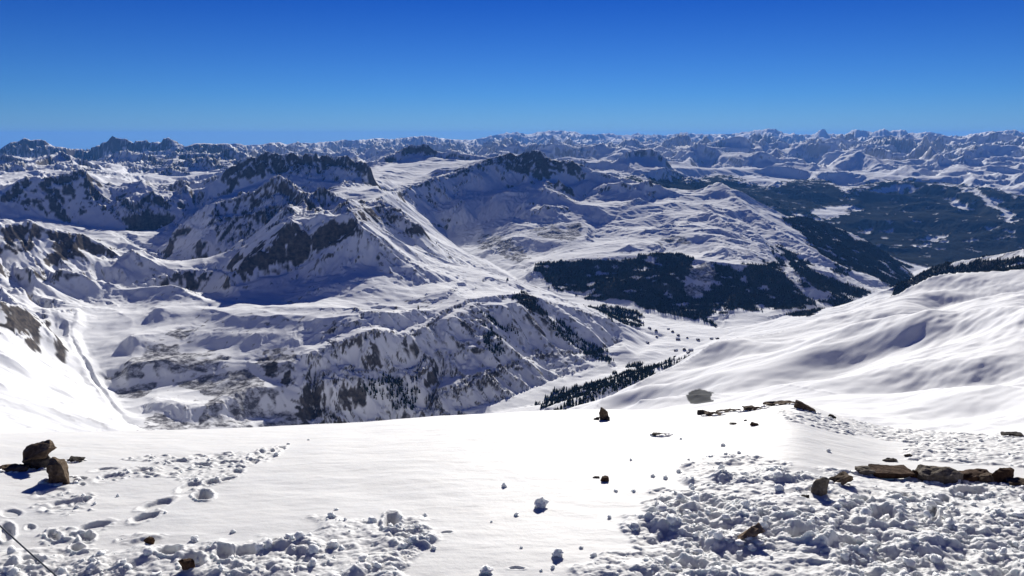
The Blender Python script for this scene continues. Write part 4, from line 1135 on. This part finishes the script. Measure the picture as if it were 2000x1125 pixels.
def tree_label(px, py):
    if py > 726 and px > 1040: return 'dark conifer in the tree belt by the stream under the right shoulder', 'conifers along the stream under the right shoulder'
    if px > 1300 or (px > 1230 and py > 660): return 'dark conifer among the valley floor huts', 'conifers on the valley floor'
    if px < 830: return 'dark conifer in the gullies above the left gorge', 'conifers in the gullies above the left gorge'
    if px > 1145 and py < 645: return 'dark conifer on the far end of the rounded plateau', 'conifers on the plateau end'
    return 'dark conifer on the fluted slope left of the valley', 'conifers on the fluted valley slope'
NIND = min(290, len(bx))
for k in range(NIND):
    lab, grp = tree_label(q_px[k], q_py[k])
    s = random.uniform(7.5, 14.5)
    root = bpy.data.objects.new('conifer_tree', None); sc.collection.objects.link(root)
    root.location = (bx[k], by[k], bz_[k] - .4); root.scale = (s, s, s); root.rotation_euler = (0, 0, random.uniform(0, 6))
    root['label'] = lab; root['category'] = 'tree'; root['group'] = grp
    c, t_ = kinds[k % 5]
    for nm, m_ in (('crown', c), ('trunk', t_)):
        o = bpy.data.objects.new(nm, m_); sc.collection.objects.link(o); o.parent = root

def tree_cloud(name, x, y, z, lo, hi, mat):
    n = len(x)
    hgt = (lo + (hi - lo) * RNG.random(n)).astype(F32); w = hgt * (0.17 + 0.08 * RNG.random(n))
    ns = 6
    ang = RNG.random(n)[:, None] * 6.28 + np.arange(ns)[None] * (2 * np.pi / ns)
    V = np.zeros((n, ns * 2 + 2, 3), F32)
    for lay, (f0, wf) in enumerate(((0.04, 1.0), (0.42, 0.62))):
        jr = 0.75 + 0.5 * RNG.random((n, ns))
        V[:, lay * ns:(lay + 1) * ns, 0] = x[:, None] + np.cos(ang + lay) * w[:, None] * wf * jr
        V[:, lay * ns:(lay + 1) * ns, 1] = y[:, None] + np.sin(ang + lay) * w[:, None] * wf * jr
        V[:, lay * ns:(lay + 1) * ns, 2] = (z + hgt * f0)[:, None]
    for lay, ft_ in enumerate((0.62, 1.0)):
        V[:, 2 * ns + lay, 0] = x; V[:, 2 * ns + lay, 1] = y; V[:, 2 * ns + lay, 2] = z + hgt * ft_
    f = []
    for lay in range(2):
        for k in range(ns): f.append((lay * ns + k, lay * ns + (k + 1) % ns, 2 * ns + lay))
    f = np.array(f, np.int32)[None] + (np.arange(n, dtype=np.int32) * (ns * 2 + 2))[:, None, None]
    return new_obj(name, raw_mesh(name, V.reshape(-1, 3), f.reshape(-1, 3), 3, False), mat, kind='stuff')

fx_, fy_, fz_, fa, fb = tree_spots(forest * (RG > 3300) * (RG < 9500), 1 / 75.0)
# a thin belt of stragglers round the woods
halo = soft(forest > 0.3, 10); halo = np.clip(halo * 2.2, 0, 1) * (forest < 0.5)
hx, hy, hz_, _, _ = tree_spots(halo * (RG > 3300) * (RG < 9500), 1 / 1500.0)
ax_ = np.concatenate([fx_, hx, bx[NIND:]]); ay_ = np.concatenate([fy_, hy, by[NIND:]]); az_ = np.concatenate([fz_, hz_, bz_[NIND:]])
print('forest trees', len(ax_))
tree_cloud('forest', ax_.astype(F32), ay_.astype(F32), (az_ - 0.5).astype(F32), 8, 19, M_crown)

# ------------------------------------------------------------------ chalets on the valley floor
def ground_far(px, py, dmin=2600, dmax=7000):
    x, y, z = px_dir(px, py); h = math.hypot(x, y); th = math.atan2(x, y)
    j = int(np.clip(np.rint((th - TH[0]) / (TH[1] - TH[0])), 0, NC - 1))
    zz = Z[:, j]; s = z / h * RR
    k = np.nonzero((RR > dmin) & (RR < dmax) & (s <= zz))[0]
    k = k[0] if len(k) else int(np.argmin(np.abs(RR - 4100)))
    return Vector((RR[k] * math.sin(TH[j]), RR[k] * math.cos(TH[j]), float(zz[k])))

def chalet(loc, w, d, h, rz, label):
    root = bpy.data.objects.new('chalet', None); sc.collection.objects.link(root)
    root.location = loc - Vector((0, 0, 1.0)); root.rotation_euler = (0, 0, rz)
    root['label'] = label; root['category'] = 'house'; root['group'] = 'chalets of the valley hamlet'
    rh = w * 0.28
    bm = bmesh.new()
    v = [bm.verts.new(p) for p in [(-w/2,-d/2,0),(w/2,-d/2,0),(w/2,d/2,0),(-w/2,d/2,0),(-w/2,-d/2,h),(w/2,-d/2,h),(w/2,d/2,h),(-w/2,d/2,h),(0,-d/2,h+rh),(0,d/2,h+rh)]]
    for f in ((0,1,2,3),(0,1,5,8,4),(2,3,7,9,6),(1,2,6,5),(3,0,4,7)): bm.faces.new([v[i] for i in f])
    m = bpy.data.meshes.new('wall'); bm.to_mesh(m); bm.free(); new_obj('wall', m, M_wood, root)
    bm = bmesh.new(); o_ = .9; t_ = .6
    for s in (-1, 1):
        p0 = Vector((0, 0, h + rh + .05)); p1 = Vector((s * (w / 2 + o_), 0, h - o_ * .56 + .05))
        q = []
        for yy in (-d / 2 - o_, d / 2 + o_):
            for p, dz in ((p0, 0), (p1, 0), (p1, t_), (p0, t_)): q.append(bm.verts.new((p.x, yy, p.z + dz)))
        for f in ((0,1,2,3),(4,5,6,7),(0,1,5,4),(3,2,6,7),(1,2,6,5)): bm.faces.new([q[i] for i in f])
    bmesh.ops.recalc_face_normals(bm, faces=bm.faces)
    m = bpy.data.meshes.new('roof'); bm.to_mesh(m); bm.free(); new_obj('roof', m, M_roofsnow, root)
    for s in (-1, 1):
        bm = bmesh.new(); bmesh.ops.create_cube(bm, size=1, matrix=Matrix.Translation((s * w * .22, -d / 2, h * .55)) @ Matrix.Diagonal((w * .16, .16, h * .24, 1)))
        m = bpy.data.meshes.new('window'); bm.to_mesh(m); bm.free(); new_obj('window', m, M_glass, root)
HUTS = [(1255,632,'chalet farthest up the valley at the left end of the hamlet row'),(1268,642,'chalet second from the left in the upper hamlet row'),(1281,646,'chalet third from the left in the upper hamlet row'),
 (1306,644,'tall chalet beside the biggest tree of the upper row'),(1313,648,'low chalet right of the tall upper chalet'),(1325,655,'chalet below the middle of the upper row'),(1324,664,'lone chalet under the upper row'),
 (1343,660,'round cluster chalet at the middle of the valley floor'),(1363,664,'chalet right of the middle of the valley floor'),(1390,663,'pair chalet, left one, near the shoulder edge'),(1401,662,'pair chalet, right one, nearest the shoulder edge'),
 (1264,671,'lone hut on the open slope left of the hamlet'),(1320,686,'upper chalet of the lower group by the stream'),(1318,697,'lower chalet of the lower group by the stream'),(1336,683,'small hut at the top of the lower group'),
 (1350,686,'hut right of the lower group beside the tree belt'),(1282,658,'hut on the slope just under the upper row'),(1345,690,'hut inside the tree belt')]
for k, (a, b, lab) in enumerate(HUTS):
    g = ground_far(a, b)
    s = random.uniform(.85, 1.35)
    chalet(g, 12 * s, 15 * s, 6 * s, random.uniform(-.6, .6) + (1.57 if k % 3 == 0 else 0), lab)

# ------------------------------------------------------------------ the air
bpy.ops.mesh.primitive_cube_add(size=1)
hz = bpy.context.object
hz.name = 'haze'; hz.data.name = 'haze'
zlo, zhi = float(min(Z.min(), -2600)) - 1.0, float(max(Z.max(), 0)) + 60.0
hz.scale = (190000, 99000, zhi - zlo)
hz.location = (0, 46000, (zlo + zhi) / 2)
hm = bpy.data.materials.new('haze'); hm.use_nodes = True
ht = hm.node_tree; ht.nodes.clear()
hv = ht.nodes.new('ShaderNodeVolumePrincipled')
hv.inputs['Color'].default_value = (0.12, 0.37, 1.0, 1)
hv.inputs['Density'].default_value = 1.15e-5
hv.inputs['Anisotropy'].default_value = 0.1
ho = ht.nodes.new('ShaderNodeOutputMaterial')
ht.links.new(hv.outputs[0], ho.inputs['Volume'])
hz.data.materials.append(hm)
hz['kind'] = 'stuff'
